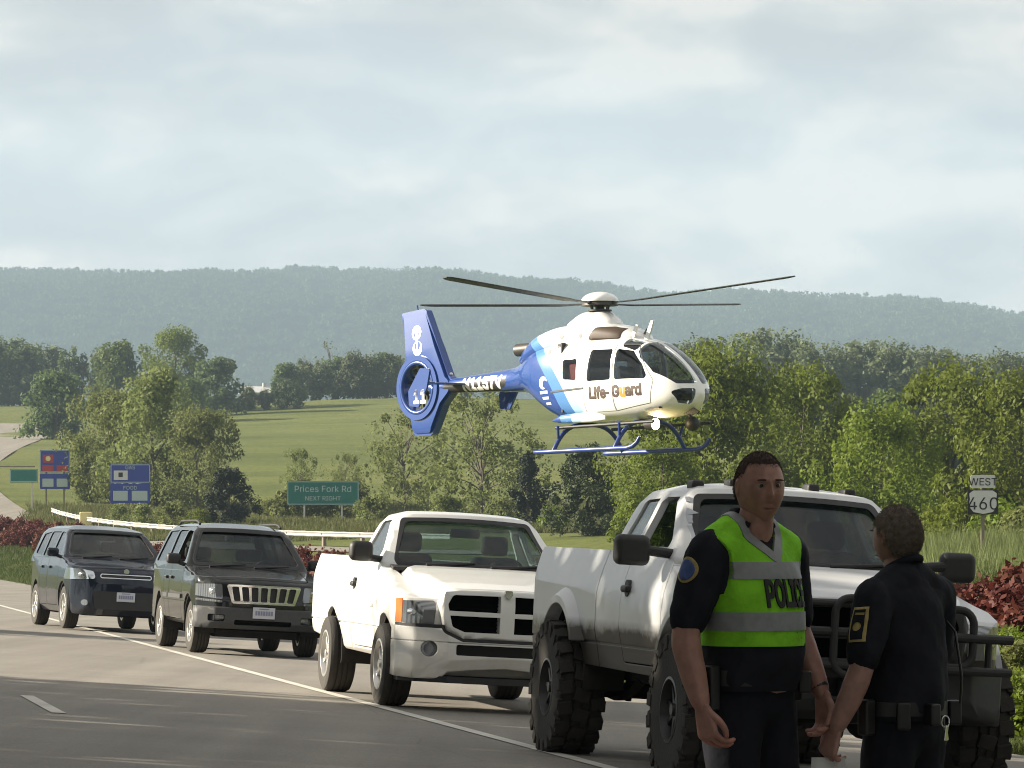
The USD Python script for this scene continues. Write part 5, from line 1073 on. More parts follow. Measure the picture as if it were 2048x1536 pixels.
def helicopter():
    H = thing('helicopter', 'white and blue rescue helicopter hovering low over the field with its landing light on', 'helicopter', (*at(1203, 75.3)[:2], 3.36), math.atan2(-0.766, 0.643))
    UsdGeom.Xformable(H).AddRotateYOp().Set(-1.0)
    A = lambda n, m, M, par=None, sm=32: part(n, tm(m), M, par or H, sm)
    ST = [(3.16, 1.12, 1.22, 0.04, 2.0), (3.10, 1.00, 1.38, 0.24, 2.1), (2.95, 0.88, 1.56, 0.44, 2.2), (2.65, 0.77, 1.84, 0.62, 2.4), (2.25, 0.70, 2.12, 0.72, 2.6), (1.8, 0.67, 2.33, 0.77, 2.8), (1.2, 0.66, 2.44, 0.785, 3.0), (0.4, 0.66, 2.50, 0.785, 3.0), (-0.5, 0.68, 2.52, 0.78, 3.0), (-1.0, 0.82, 2.52, 0.765, 2.8), (-1.5, 1.06, 2.48, 0.69, 2.6), (-1.9, 1.28, 2.36, 0.56, 2.4), (-2.3, 1.42, 2.16, 0.40, 2.2), (-2.7, 1.46, 2.02, 0.28, 2.1), (-3.2, 1.48, 1.96, 0.235, 2.0)]
    out = loft(ST, 48, 90)
    def shrink(d): return loft([(x - (d if x > 3 else 0), zb + d, zt - d, max(0.01, w - d), e) for x, zb, zt, w, e in ST if x > -0.9 and (zt - zb) > 2.2 * d and w > 1.2 * d], 48, 60)
    inner = shrink(0.05)
    sw = [rnd([(0.42, 1.52), (1.18, 1.52), (1.18, 2.17), (0.50, 2.19)], 0.06), rnd([(1.30, 1.52), (2.28, 1.50), (2.10, 1.80), (1.78, 2.10), (1.30, 2.17)], 0.06), rnd([(-0.34, 1.60), (0.08, 1.56), (0.08, 2.02), (-0.38, 2.02)], 0.05)]
    wp = rnd([(0.055, 1.36), (0.46, 1.36), (0.66, 1.62), (0.66, 1.95), (0.55, 2.22), (0.30, 2.30), (0.055, 2.31)], 0.06)
    wr = ex(wp, 1.9, 4); wl = mir(wr)
    chin = ex(rnd([(0.12, 1.26), (0.40, 1.26), (0.56, 1.20), (0.40, 0.96), (0.16, 0.93)], 0.05), 2.2, 4); chins = [mir(chin), chin]
    top = ez(rnd([(1.35, 0.30), (1.85, 0.30), (1.85, 0.62), (1.40, 0.62)], 0.08), 2.1, 3); tops = [top, mir(top)]
    holes = U([wr, wl] + chins + tops + [ey(p, -1.2, -0.3) for p in sw] + [ey(p, 0.3, 1.2) for p in sw])
    shell = out - inner - holes
    A('fuselage', shell, M_livery)
    ps = shrink(0.012) - shrink(0.02)
    for w in (wr, wl): A('windshield', ps ^ w, M_hglass)
    for w in chins: A('chin_window', ps ^ w, M_hglass)
    for w in tops: A('roof_window', ps ^ w, M_hglass)
    for i, p in enumerate(sw):
        for a, b in ((-1.2, -0.3), (0.3, 1.2)): A('cabin_window', ps ^ ey(p, a, b), M_hglass)
    A('medic_bag', rbox(-0.30, 0.02, -0.66, -0.30, 1.35, 1.93, 0.05), paint('red_bag', (0.42, 0.06, 0.035), 0.7))
    # door seams and rails, as thin proud strips of the skin
    def seam(poly, w=0.012):
        p = sg.Polygon(poly); return skin(out, ey(p.buffer(w / 2).difference(p.buffer(-w / 2)), -2, -0.3), (0, -1, 0), 0.003)
    M_seam = paint('panel_seam', (0.18, 0.18, 0.18), 0.6)
    A('door_seam', seam([(0.30, 0.86), (1.24, 0.86), (1.24, 2.26), (0.36, 2.28)]) + seam([(1.26, 0.86), (2.30, 0.98), (2.42, 1.45), (1.82, 2.24), (1.26, 2.27)]), M_seam)
    A('door_rail', skin(out, ey([(-0.75, 1.33), (0.32, 1.36), (0.32, 1.40), (-0.75, 1.37)], -2, -0.3), (0, -1, 0), 0.012), M_trim)
    A('side_fairing', loft([(-0.7, 0.70, 0.74, 0.02, 2), (-0.4, 0.66, 0.84, 0.06, 2), (0.6, 0.64, 0.86, 0.07, 2), (1.0, 0.68, 0.76, 0.02, 2)], 16, 20).translate((0, -0.76, 0)), M_livery)
    # engine cowling, mast fairing, exhausts
    cow = loft([(1.55, 2.30, 2.42, 0.10, 2.2), (1.3, 2.25, 2.56, 0.36, 2.4), (0.9, 2.2, 2.70, 0.52, 2.6), (0.2, 2.2, 2.80, 0.60, 2.8), (-0.8, 2.2, 2.80, 0.62, 2.8), (-1.5, 2.1, 2.70, 0.58, 2.6), (-2.0, 2.0, 2.52, 0.46, 2.4), (-2.35, 2.0, 2.30, 0.30, 2.2)], 40, 50)
    ck = A('engine_cowling', cow, M_livery)
    mf = loft([(0.62, 2.6, 2.78, 0.12, 2.2), (0.45, 2.6, 2.92, 0.26, 2.4), (0.1, 2.6, 3.08, 0.32, 2.4), (-0.3, 2.6, 3.08, 0.32, 2.4), (-0.75, 2.6, 2.92, 0.28, 2.4), (-1.0, 2.6, 2.78, 0.12, 2.2)], 32, 30)
    A('mast_fairing', mf, M_hw)
    A('air_intake', skin(cow, ey(rnd([(0.25, 2.40), (1.15, 2.40), (1.15, 2.62), (0.85, 2.68), (0.45, 2.68)], 0.06), -2, -0.1), (0, -1, 0), 0.006), M_intake, ck)
    for x, z, r in ((-0.55, 2.56, 0.075), (0.05, 2.52, 0.05), (-0.65, 2.34, 0.05), (-0.9, 2.22, 0.05), (-0.85, 2.02, 0.03), (-0.45, 2.05, 0.03)): A('vent', skin(cow + out, ey(sg.Point(x, z).buffer(r), -2, -0.2), (0, -1, 0), 0.005), M_seam, ck)
    for y in (-0.28, 0.28): A('exhaust', cyl_x(0.14, -2.42, -1.85, y, 2.36, 20) - cyl_x(0.12, -2.6, -2.0, y, 2.36, 20), M_hub, ck)
    # boom, fin, fenestron
    boom = loft([(-2.6, 1.46, 2.02, 0.27, 2.1), (-3.4, 1.50, 1.96, 0.23, 2.0), (-4.6, 1.54, 1.90, 0.19, 2.0), (-5.75, 1.56, 1.86, 0.15, 2.0)], 32, 30)
    A('tail_boom', boom, M_blue)
    cx, cz = -6.36, 1.72
    shape = sg.Point(cx, cz).buffer(0.73, 32).union(sg.Polygon([(-5.25, 1.90), (-5.25, 1.52), (-5.9, 1.0), (-6.3, 0.95), (-6.9, 1.4), (-6.9, 2.3), (-6.0, 2.4)]))
    shape = shape.union(sg.Polygon([(-5.30, 1.88), (-6.12, 3.48), (-6.22, 3.52), (-7.02, 3.46), (-6.98, 3.3), (-6.80, 2.2)]))
    shape = shape.union(sg.Polygon([(-5.5, 1.35), (-5.92, 0.66), (-6.0, 0.62), (-6.55, 0.62), (-6.62, 0.70), (-6.8, 1.4)])).union(sg.Polygon([(-5.2, 1.86), (-5.2, 1.56), (-5.8, 1.3), (-5.8, 2.0)]))
    shape = rnd(shape, 0.04, 0.10); thick = ey(shape.buffer(-0.06), -0.16, 0.16) + ey(shape, -0.09, 0.09)
    tz = Manifold.batch_hull([bx(-8, -5, -0.19, 0.19, 0.9, 2.3), bx(-8, -5, -0.07, 0.07, 0.5, 3.6)])
    fin = (thick ^ tz) + (cyl_y(0.74, -0.20, 0.20, cx, cz, 56) ^ tz.scale((1, 1.2, 1)))
    fin -= cyl_y(0.53, -1, 1, cx, cz, 56)
    for sgn in (-1, 1):
        fin -= cyl_y(0.62, 0.14, 0.5, cx, cz, 56) if sgn > 0 else cyl_y(0.62, -0.5, -0.14, cx, cz, 56)
    TS = 0.24
    fk = A('tail_fin', fin.translate((TS, 0, 0)), M_blue)
    rg = tube([(cx + 0.575 * math.cos(a), -0.16, cz + 0.575 * math.sin(a)) for a in np.linspace(0, 2 * np.pi, 57)], 0.055, 10)
    rg.apply_translation((TS, 0, 0)); A('duct_lip', rg, M_blue, fk, True)
    fb = [cyl_y(0.16, -0.12, 0.10, cx, cz, 24)]
    for k in range(10):
        b = rbox(-0.05, 0.05, -0.008, 0.008, 0.12, 0.51, 0.006).rotate((0, 0, 35)).rotate((0, 36 * k + (4 if k % 2 else 0), 0)).translate((cx, -0.03, cz)); fb.append(b)
    A('tail_rotor', cat(*[q.translate((TS, 0, 0)) for q in fb]), M_hub, fk)
    st_ = [rbox(-0.02, 0.02, 0.06, 0.10, 0.1, 0.53, 0.008).rotate((0, 36 * k + 11, 0)).translate((cx, 0, cz)) for k in range(10)]
    A('stator', cat(*[q.translate((TS, 0, 0)) for q in st_]), M_hub, fk)
    A('tail_light', Manifold.sphere(0.05, 12).translate((-5.35 + TS, 0, 1.98)), M_bowl, fk)
    A('fin_antenna', rod((-6.5 + TS, 0, 3.45), (-6.55 + TS, 0, 3.62), 0.02), M_blue, fk)
    # emblem on the fin: two white crescents joined by a bar
    em = sg.Point(-6.42, 2.98).buffer(0.17).difference(sg.Point(-6.42, 2.94).buffer(0.09)).union(sg.Point(-6.36, 2.62).buffer(0.17).difference(sg.Point(-6.36, 2.68).buffer(0.10))).union(sg.Polygon([(-6.46, 3.02), (-6.38, 3.02), (-6.33, 2.55), (-6.39, 2.55)]))
    A('fin_emblem', skin(fin, ey(em, -1, 0), (0, -1, 0), 0.004).translate((TS, 0, 0)), M_letter_w, fk)
    stab = rbox(-4.85, -4.35, -1.32, 1.32, 1.70, 1.74, 0.018)
    sk = A('stabiliser', stab, M_blue)
    for y in (-1.32, 1.32):
        ep = rnd([(-4.20, 2.02), (-4.55, 2.05), (-4.98, 1.55), (-4.95, 1.22), (-4.62, 1.18), (-4.32, 1.6)], 0.06)
        A('end_plate', ey(ep, y - 0.025, y + 0.025), M_blue, sk)
    A('unit_number', text_starboard('11', 0.27, -4.84, 1.28, bold=3).translate((0, -1.345 + 2.0, 0)) ^ bx(-9, 9, -1.352, -1.33, 0, 9), M_letter_w, sk, False)
    bb = skin(boom, ey([(-5.2, 1.56), (-2.75, 1.50), (-2.75, 1.74), (-5.2, 1.74)], -1, 0), (0, -1, 0), 0.003)
    bk = A('boom_band', bb, M_black)
    A('registration', skin(boom, text_starboard('N1157V', 0.26, -4.50, 1.575, bold=3), (0, -1, 0), 0.008), M_letter_w, bk, False)
    # side emblem and name
    e2 = affinity.translate(sg.Point(-0.42, 1.56).buffer(0.14).difference(sg.Point(-0.35, 1.53).buffer(0.085)).union(sg.box(-0.55, 1.32, -0.27, 1.385)).union(sg.box(-0.48, 1.20, -0.24, 1.255)).union(sg.box(-0.40, 1.08, -0.20, 1.13)), -0.60, 0)
    A('side_emblem', skin(out, ey(e2, -2, -0.2), (0, -1, 0), 0.004), M_letter_w, None, False)
    n1 = text_starboard('Life', 0.225, 0.47, 1.15, bold=3) + ey(sg.box(1.02, 1.215, 1.15, 1.268), -2, -0.2); n2 = text_starboard('G', 0.225, 1.21, 1.155, bold=3); n3 = text_starboard('u', 0.225, 1.44, 1.16, bold=4); n4 = text_starboard('ard', 0.225, 1.62, 1.165, bold=3)
    lk = A('name_lettering', skin(out, U(n1, n2), (0, -1, 0), 0.004), M_letter_b, None, False); A('name_ending', skin(out, n4, (0, -1, 0), 0.004), M_letter_b, lk, False)
    A('name_letter', skin(out, n3, (0, -1, 0), 0.004), M_letter_o, lk, False)
    # cabin inside
    for y in (-0.36, 0.36):
        q = rbox(1.30, 1.80, y - 0.23, y + 0.23, 1.0, 1.16, 0.04) + rbox(-0.06, 0.06, y - 0.22, y + 0.22, 0, 0.72, 0.04).rotate((0, -12, 0)).translate((1.34, 0, 1.1))
        A('seat', q, M_seat)
        # crew strapped in, helmets on
    A('instrument_panel', rbox(2.25, 2.42, -0.45, 0.45, 1.05, 1.48, 0.04), M_cabin)
    A('cabin_floor', bx(-0.5, 2.5, -0.6, 0.6, 0.86, 0.90), M_cabin)
    A('cabin_wall', bx(-0.5, -0.45, -0.7, 0.7, 0.9, 2.4), M_cabin)
    # skids
    for sgn in (-1, 1):
        y = sgn * 1.0
        s_ = A('skid', tube([(-1.05, y, 0.055), (-0.9, y, 0.05), (1.95, y, 0.05), (2.12, y, 0.08), (2.26, y, 0.16), (2.33, y, 0.27)], [0.04, 0.05, 0.05, 0.05, 0.045, 0.03], 12), M_skid, None, True)
        A('step', tube([(-0.55, sgn * 0.80, 0.56), (2.55, sgn * 0.80, 0.58)], 0.035, 8), M_black, s_, True)
    for x in (-0.42, 1.55):
        arc = [(x, y, 0.06 + 0.58 * (1 - abs(y) ** 3.2)) for y in np.linspace(-1, 1, 25)]
        t = A('cross_tube', tube(arc, 0.048, 10), M_skid, None, True)
        for sgn in (-1, 1): A('clamp', rod((x, sgn * 0.86, 0.33), (x + 0.06, sgn * 0.92, 0.60), 0.03), M_skid, t)
    lt = A('landing_light', cyl_x(0.11, 1.80, 2.06, -0.30, 0.555, 20, 0.13), M_hub)
    A('light_lens', Manifold.sphere(0.12, 20).scale((0.35, 1, 1)).translate((2.06, -0.30, 0.555)), M_lamp_on, lt)
    A('search_light', Manifold.sphere(0.16, 20).translate((2.4, 0.45, 0.56)) + rod((2.4, 0.45, 0.6), (2.3, 0.40, 0.85), 0.04), M_black)
    A('wire_cutter', ey(rnd([(2.85, 0.90), (3.10, 0.78), (3.02, 0.72), (2.60, 0.74)], 0.01), -0.02, 0.02), M_black); A('wire_cutter', ey(rnd([(1.35, 2.45), (1.62, 2.72), (1.66, 2.70), (1.50, 2.40)], 0.01), -0.02, 0.02), M_black)
    for x, h_ in ((1.25, 0.24), (1.72, 0.30)): A('antenna', ey(rnd([(x, 2.34), (x + 0.14, 2.34), (x + 0.22 + h_ * 0.3, 2.44 + h_), (x + 0.14 + h_ * 0.3, 2.44 + h_)], 0.015), -0.30, -0.26), M_hw)
    # rotor
    R = A('rotor_hub', Manifold.cylinder(0.42, 0.10, 0.10, 20).translate((0, 0, 2.98)) + Manifold.cylinder(0.10, 0.40, 0.36, 32).translate((0, 0, 3.19)) + U([rod((0.22 * math.cos(a), 0.22 * math.sin(a), 3.06), (0.26 * math.cos(a), 0.26 * math.sin(a), 3.22), 0.025) for a in np.arange(4) * np.pi / 2]) + Manifold.cylinder(0.03, 0.26, 0.26, 24).translate((0, 0, 3.07)), M_hub)
    cap = Manifold.sphere(0.40, 40).scale((1, 1, 0.50)).trim_by_plane((0, 0, 1), -0.02).translate((0, 0, 3.29))
    A('hub_cap', cap, M_hw, R)
    aw = math.atan2(0.64, -0.77) - math.atan2(-0.766, 0.643)
    for k in range(4):
        prof = rnd([(-0.10, -0.012), (0.06, -0.018), (0.145, 0.0), (0.06, 0.022), (-0.10, 0.012), (-0.145, 0.0)], 0.003)
        span = [(0.36, 0.06, 0.8), (0.9, 0.07, 0.9), (1.15, 0.14, 1.0), (4.85, 0.145, 1.0), (5.0, 0.12, 0.9), (5.1, 0.06, 0.6)]
        V = []; n = 12; a_ = np.arange(n) * 2 * np.pi / n
        for r, c_, tk in span: V.append(np.stack([np.full(n, r), c_ * np.cos(a_), 3.24 + 0.26 * (r / 5.1) ** 1.6 + 0.022 * tk * np.sin(a_) + 0.10 * c_ * np.cos(a_)], 1))
        V = np.vstack(V); F = []; q = np.arange(n); q2 = (q + 1) % n
        for i in range(len(span) - 1): F += [np.stack([i * n + q, (i + 1) * n + q2, (i + 1) * n + q], 1), np.stack([i * n + q, i * n + q2, (i + 1) * n + q2], 1)]
        F.append(np.stack([np.full(n - 2, (len(span) - 1) * n), (len(span) - 1) * n + q[1:-1], (len(span) - 1) * n + q[2:]], 1))
        t = trimesh.Trimesh(V, np.vstack(F), process=False); t.apply_transform(trimesh.transformations.rotation_matrix(aw + k * np.pi / 2, (0, 0, 1)))
        A('rotor_blade', t, M_blade_)
    return H
helicopter()
# ================================================================== people: facing +x, left side +y, feet at z = 0
def skinmat(name, col): return mat(name, {'tc': ('texture_coordinate', {}), 'n': ('noise_texture', {'scale': 30.0, 'detail': 5.0}), 'r': ('rgb_ramp', {'ramp': [(0.3, tuple(c * 0.82 for c in col)), (0.7, tuple(c * 1.15 for c in col))]}),
    'p': ('principled_bsdf', {'roughness': 0.55, 'subsurface_weight': 0.12, 'subsurface_scale': 0.01}), 'b': ('bump', {'strength': 0.15, 'distance': 0.004})}, [('tc.object', 'n.vector'), ('n.fac', 'r.fac'), ('r.color', 'p.base_color'), ('n.fac', 'b.height'), ('b.normal', 'p.normal')], 'p.BSDF')
M_skin1 = skinmat('skin_tanned', (0.31, 0.165, 0.128)); M_skin2 = skinmat('skin_pale', (0.32, 0.185, 0.15))
def cloth(name, col, fold=0.5, sc=9.0): return paint(name, col, 0.9, noise=0.22, nscale=sc, bump=fold, bscale=sc * 1.3, spec=0.2)
M_uniform = cloth('uniform_navy', (0.014, 0.015, 0.021), 0.7, 7.0); M_trouser = cloth('trouser_navy', (0.010, 0.011, 0.016))
M_vest = cloth('vest_green', (0.22, 0.58, 0.03), 0.6, 12.0); M_reflect = paint('reflective_tape', (0.22, 0.23, 0.24), 0.5, noise=0.15, nscale=30)
M_leather = paint('belt_leather', (0.012, 0.012, 0.012), 0.45, noise=0.2, nscale=20)
M_hair1 = paint('hair_brown', (0.045, 0.022, 0.015), 0.7, noise=0.4, nscale=60); M_hair2 = paint('hair_grey_brown', (0.15, 0.118, 0.095), 0.75, noise=0.5, nscale=60)
M_lip = paint('lip', (0.20, 0.085, 0.075), 0.5)
M_eye = paint('eye_white', (0.30, 0.27, 0.25), 0.3); M_iris = paint('iris', (0.03, 0.025, 0.02), 0.2)
M_patch = paint('patch_blue', (0.05, 0.09, 0.26), 0.7, noise=0.3, nscale=50); M_gold = paint('patch_gold', (0.36, 0.27, 0.10), 0.6, noise=0.2, nscale=50); M_paper = paint('paper', (0.62, 0.62, 0.60), 0.7)
def ball(c, r): return (Manifold.sphere(1.0, 20).scale(tuple(np.broadcast_to(r, 3).tolist()))).translate(tuple(map(float, c)))
def chain(P, R): 
    b = [ball(p, r) for p, r in zip(P, R)]
    return [Manifold.batch_hull([b[i], b[i + 1]]) for i in range(len(b) - 1)]
def smoothed(ms, L=0.02, it=12):
    m = tm(U(ms).refine_to_length(L)); m.merge_vertices()
    trimesh.smoothing.filter_taubin(m, 0.5, -0.52, it); return m
def solid(t): return Manifold(m3.Mesh(np.asarray(t.vertices, np.float32), np.asarray(t.faces, np.uint32)))

def head_mesh(seed=0, chin=1.0):
    s = trimesh.creation.icosphere(5); d = np.array(s.vertices); x, y, z = d.T
    X, Y, Zz = x * 0.100, y * 0.082, z * 0.120
    lo = np.clip(-z, 0, 1)
    Y = Y * (1 - 0.17 * lo ** 1.6); X = np.where(x < 0, X * (1.06 - 0.42 * lo ** 1.2), X * (1 - 0.05 * lo)); Zz = Zz - 0.006 * lo * chin
    g = lambda cy, cz, sy, sz: np.exp(-((y - cy) / sy) ** 2 - ((z - cz) / sz) ** 2) * (x > 0)
    ay = np.abs(y)
    ga = lambda cy, cz, sy, sz: np.exp(-((ay - cy) / sy) ** 2 - ((z - cz) / sz) ** 2) * (x > 0)
    X = X + 0.026 * g(0, -0.20, 0.13, 0.13) + 0.012 * g(0, 0.02, 0.09, 0.2) + 0.006 * ga(0.3, 0.24, 0.25, 0.07) - 0.012 * ga(0.36, 0.08, 0.15, 0.085) + 0.004 * ga(0.5, -0.18, 0.2, 0.18) \
        + 0.007 * g(0, -0.50, 0.2, 0.045) + 0.006 * g(0, -0.62, 0.18, 0.05) - 0.006 * g(0, -0.555, 0.24, 0.022) + 0.010 * g(0, -0.86, 0.22, 0.12)
    s.vertices = np.stack([X, Y, Zz], 1); return s, d
def hand(side, curl, spread=0.0, thumb_in=0.6):
    """A left (side 1) or right (-1) hand hanging along -z from the wrist at the origin, palm towards the body."""
    s = -side; ms = []
    k = [(-0.031, -0.088), (-0.010, -0.096), (0.012, -0.096), (0.033, -0.089)]
    ms.append(Manifold.batch_hull([ball((0.018, 0, 0), (0.016, 0.014, 0.016)), ball((-0.016, 0, 0), (0.014, 0.013, 0.016))] + [ball((x, 0, z), (0.0125, 0.012, 0.012)) for x, z in k] + [ball((0.026, 0.006 * s, -0.03), 0.016)]))
    for i, ((x, z), L) in enumerate(zip(k, (0.033, 0.042, 0.045, 0.041))):
        a = 0.35 * curl; p = np.array([x, 0.0, z]); P = [p]
        for f in (1.0, 0.75, 0.6):
            a += curl * (0.75 if f == 1.0 else 0.62); P.append(P[-1] + L * f * np.array([spread * (i - 1.5) * 0.1, s * math.sin(a), -math.cos(a)]))
        ms += chain(P, (0.0105, 0.0095, 0.0088, 0.0076))
    t0 = np.array([0.030, 0.006 * s, -0.028]); P = [t0, t0 + [0.022, 0.010 * s, -0.026], t0 + [0.024, (0.014 + 0.02 * thumb_in) * s, -0.056], t0 + [0.014, (0.016 + 0.032 * thumb_in) * s, -0.080]]
    ms += chain(P, (0.016, 0.0125, 0.011, 0.009)); return ms
def place(ms, R, t): 
    T = np.column_stack([R, np.asarray(t)[:, None] if np.ndim(t) == 1 else t]); return [m.transform(T) for m in ms]
def aim(a, b, fwd):
    """Rotation taking -z to the direction a -> b with +x kept near fwd."""
    z = unit(np.asarray(a, float) - np.asarray(b, float)); x = unit(np.asarray(fwd, float) - z * np.dot(fwd, z)); return np.column_stack([x, np.cross(z, x), z])

def torso_parts(k, d, belly):
    e = lambda x, z, r: ball((x * k, 0, z * k), tuple((q * k + d) for q in r))
    P = [e(0.0, 0.93, (0.118, 0.165, 0.10)), e(0.015, 1.06, (0.125 + belly, 0.162, 0.09)), e(0.015, 1.20, (0.125 + belly * 0.8, 0.165, 0.10)), e(0.01, 1.33, (0.130, 0.180, 0.10)), e(-0.005, 1.425, (0.095, 0.165, 0.055))]
    ms = [Manifold.batch_hull([P[i], P[i + 1]]) for i in range(4)]
    ms += chain([(-0.005 * k, y * k, 1.435 * k) for y in (-0.185, 0.185)], [0.062 * k + d] * 2)
    for y in (-1, 1): ms.append(Manifold.batch_hull([ball((-0.015 * k, y * 0.155 * k, 1.465 * k), 0.048 * k + d), ball((-0.02 * k, y * 0.04 * k, 1.525 * k), 0.045 * k + d)]))
    ms.append(Manifold.batch_hull([ball((-0.01 * k, 0, 1.46 * k), (0.07 * k + d, 0.11 * k + d, 0.05 * k)), ball((0.0, 0, 1.52 * k), (0.058 * k + d * 0.6,) * 3)]))
    return ms
def person(name, label, loc, rz, H, arms, hd, M_skin, M_hair, hair_d, belly=0.03, hair_line=0.35, vest=False, sleeve=0.62):
    """arms: {side: (shoulder, elbow, wrist, hand tip, curl)} for a 1.80 m figure; hd: (offset, yaw, pitch) of the head."""
    k = H / 1.80; t = thing(name, label, 'person', loc, rz)
    V = lambda p: np.array(p, float) * k
    hs, hdir = head_mesh(); hs.apply_scale(k * 1.03)
    Rh = trimesh.transformations.euler_matrix(0, hd[2], hd[1], 'sxyz'); hc = V((hd[0], 0, 1.675)); Rh[:3, 3] = hc; hs.apply_transform(Rh)
    body = torso_parts(k, 0.0, belly)
    body += chain([V((-0.005, 0, 1.44)), V((hd[0] * 0.7, 0, 1.56)), V((hd[0] * 0.9, 0, 1.62))], [0.070 * k, 0.066 * k, 0.062 * k])
    for y in (-1, 1):
        body += chain([V((0, 0.095 * y, 0.90)), V((0.02, 0.105 * y, 0.50)), V((-0.02, 0.11 * y, 0.09))], [0.095 * k, 0.060 * k, 0.042 * k])
        body.append(Manifold.batch_hull([ball(V((-0.04, 0.11 * y, 0.04)), 0.04 * k), ball(V((0.16, 0.12 * y, 0.03)), 0.03 * k)]))
    A = {}
    for sd, (S_, E_, W_, T_, curl) in arms.items():
        S_, E_, W_, T_ = V(S_), V(E_), V(W_), V(T_); A[sd] = (S_, E_, W_)
        body += chain([S_, E_ * 0.45 + S_ * 0.55, E_], [0.060 * k, 0.055 * k, 0.050 * k]) + chain([E_, E_ * 0.65 + W_ * 0.35, W_], [0.053 * k, 0.055 * k, 0.034 * k])
    bm = smoothed(body, 0.022 * k, 10)
    hm = []
    for sd, (S_, E_, W_, T_, curl) in arms.items():
        W_, T_ = V(W_), V(T_); h_ = smoothed(place([m.scale((k * 1.05,) * 3) for m in hand(sd, curl)], aim(W_, T_, (1, 0, 0)), W_), 0.006, 5); hm.append(solid(h_))
    ears = []
    for y in (-1, 1):
        e = (ball((-0.004, y * 0.083, 0.0), (0.019, 0.008, 0.032)) - ball((0.0, y * 0.092, 0.002), (0.011, 0.006, 0.021))).scale((k, k, k)).transform(np.asarray(Rh)[:3]); ears.append(e)
    whole = U([solid(bm), solid(hs)] + ears + hm)
    part('body', tm(whole), M_skin, t, 40)
    # hair: a shell over the scalp
    dz = hdir; x, y, z = dz.T
    nz = meshkit.fbm(dz * 9 + 3, 3, 4); lim = hair_line - 1.02 * smoothstep(-0.15, 0.75, -x) - 0.30 * smoothstep(0.55, 0.8, np.abs(y)) * (x < 0.3) + 0.06 * (nz - 0.5)
    on = smoothstep(-0.05, 0.10, z - lim)
    hh = trimesh.creation.icosphere(5); base, _ = head_mesh(); bv = np.array(base.vertices) * k * 1.03
    hv = bv + dz * ((hair_d * (0.85 + 0.35 * nz) * on) - 0.004)[:, None] * k
    f = np.array(base.faces); keep = (on[f] > 0.02).any(1); hmesh = trimesh.Trimesh(hv, f[keep], process=False); hmesh.apply_transform(Rh); hmesh.remove_unreferenced_vertices()
    hk = part('hair', hmesh, M_hair, t, True)
    rr = np.random.default_rng(12); hvt = np.array(hmesh.vertices); fv = np.array(hmesh.faces); n_ = 5200; fi = rr.integers(0, len(fv), n_); w3 = rr.dirichlet((1, 1, 1), n_); root = (hvt[fv[fi]] * w3[:, :, None]).sum(1); nn = unit(root - hc)
    sweep = unit(nn * 0.8 + rr.normal(size=(n_, 3)) * 0.45 + np.array([-0.25, 0, -0.35])); Ls = hair_d * rr.uniform(0.6, 1.3, n_)
    P3 = np.stack([root - nn * 0.003, root + sweep * Ls[:, None] * 0.6, root + sweep * Ls[:, None] + [0, 0, -0.0015]], 1).reshape(-1, 3)
    bc = UsdGeom.BasisCurves.Define(stage, ppath(hk) + '/strands'); bc.CreateTypeAttr('linear'); bc.CreatePointsAttr(Vt.Vec3fArray.FromNumpy(P3.astype(np.float32))); bc.CreateCurveVertexCountsAttr(Vt.IntArray([3] * n_)); bc.CreateWidthsAttr(Vt.FloatArray([0.0013])); bc.SetWidthsInterpolation('constant')
    UsdShade.MaterialBindingAPI.Apply(bc.GetPrim()).Bind(M_hair); tag(bc, kind='stuff')
    lips = tube([(0.1005 - 9.5 * q * q, q, -0.0655 - 1.2 * q * q) for q in np.linspace(-0.024, 0.024, 9)], [0.001, 0.0026, 0.0034, 0.0034, 0.003, 0.0034, 0.0034, 0.0026, 0.001], 6); lips.apply_scale(k * 1.03); lips.apply_transform(Rh); part('lips', lips, M_lip, t, True)
    for y_ in (-1, 1):
        eb = ball((0.0795, y_ * 0.030, 0.011), 0.0118).scale((k * 1.03,) * 3).transform(np.asarray(Rh)[:3]); ek = part('eye', tm(eb), M_eye, t, 60)
        part('iris', tm(ball((0.0890, y_ * 0.030, 0.010), (0.0035, 0.0062, 0.0062)).scale((k * 1.03,) * 3).transform(np.asarray(Rh)[:3])), M_iris, ek, 60)
        bw = tube([(0.098 - 0.45 * abs(q) ** 1.6, y_ * (0.030 + q), 0.030 - 6 * q * q) for q in np.linspace(-0.017, 0.019, 7)], [0.002, 0.0035, 0.004, 0.004, 0.0035, 0.003, 0.0015], 6); bw.apply_scale(k * 1.03); bw.apply_transform(Rh); part('eyebrow', bw, M_hair, t, True)
    # shirt with short sleeves and collar
    sh = torso_parts(k, 0.014, belly)
    for sd in (-1, 1):
        if sd in A:
            S_, E_, W_ = A[sd]; q = S_ + (E_ - S_) * (sleeve / 0.62 * 0.80); sh += chain([S_, S_ * 0.5 + q * 0.5, q], [0.074 * k, 0.073 * k, 0.066 * k])
    smm = smoothed(sh, 0.022, 8); r_ = np.random.default_rng(3); nrm = smm.vertex_normals
    smm.vertices = smm.vertices + nrm * ((meshkit.fbm(np.array(smm.vertices) * [14, 14, 9], 3, 8) - 0.30) * 0.030)[:, None]
    shirt = solid(smm) ^ bx(-1, 1, -1, 1, 0.955 * k, 1.60 * k) - ez(sg.Polygon([(0.02 * k + 0.068 * k * math.cos(a), 0.070 * k * math.sin(a)) for a in np.linspace(0, 6.28, 40)[:-1]]), 1.50 * k, 2)
    for sd in (-1, 1):
        if sd in A: pass
    part('shirt', tm(shirt), M_uniform, t, 50)
    cr = 0.068 * k
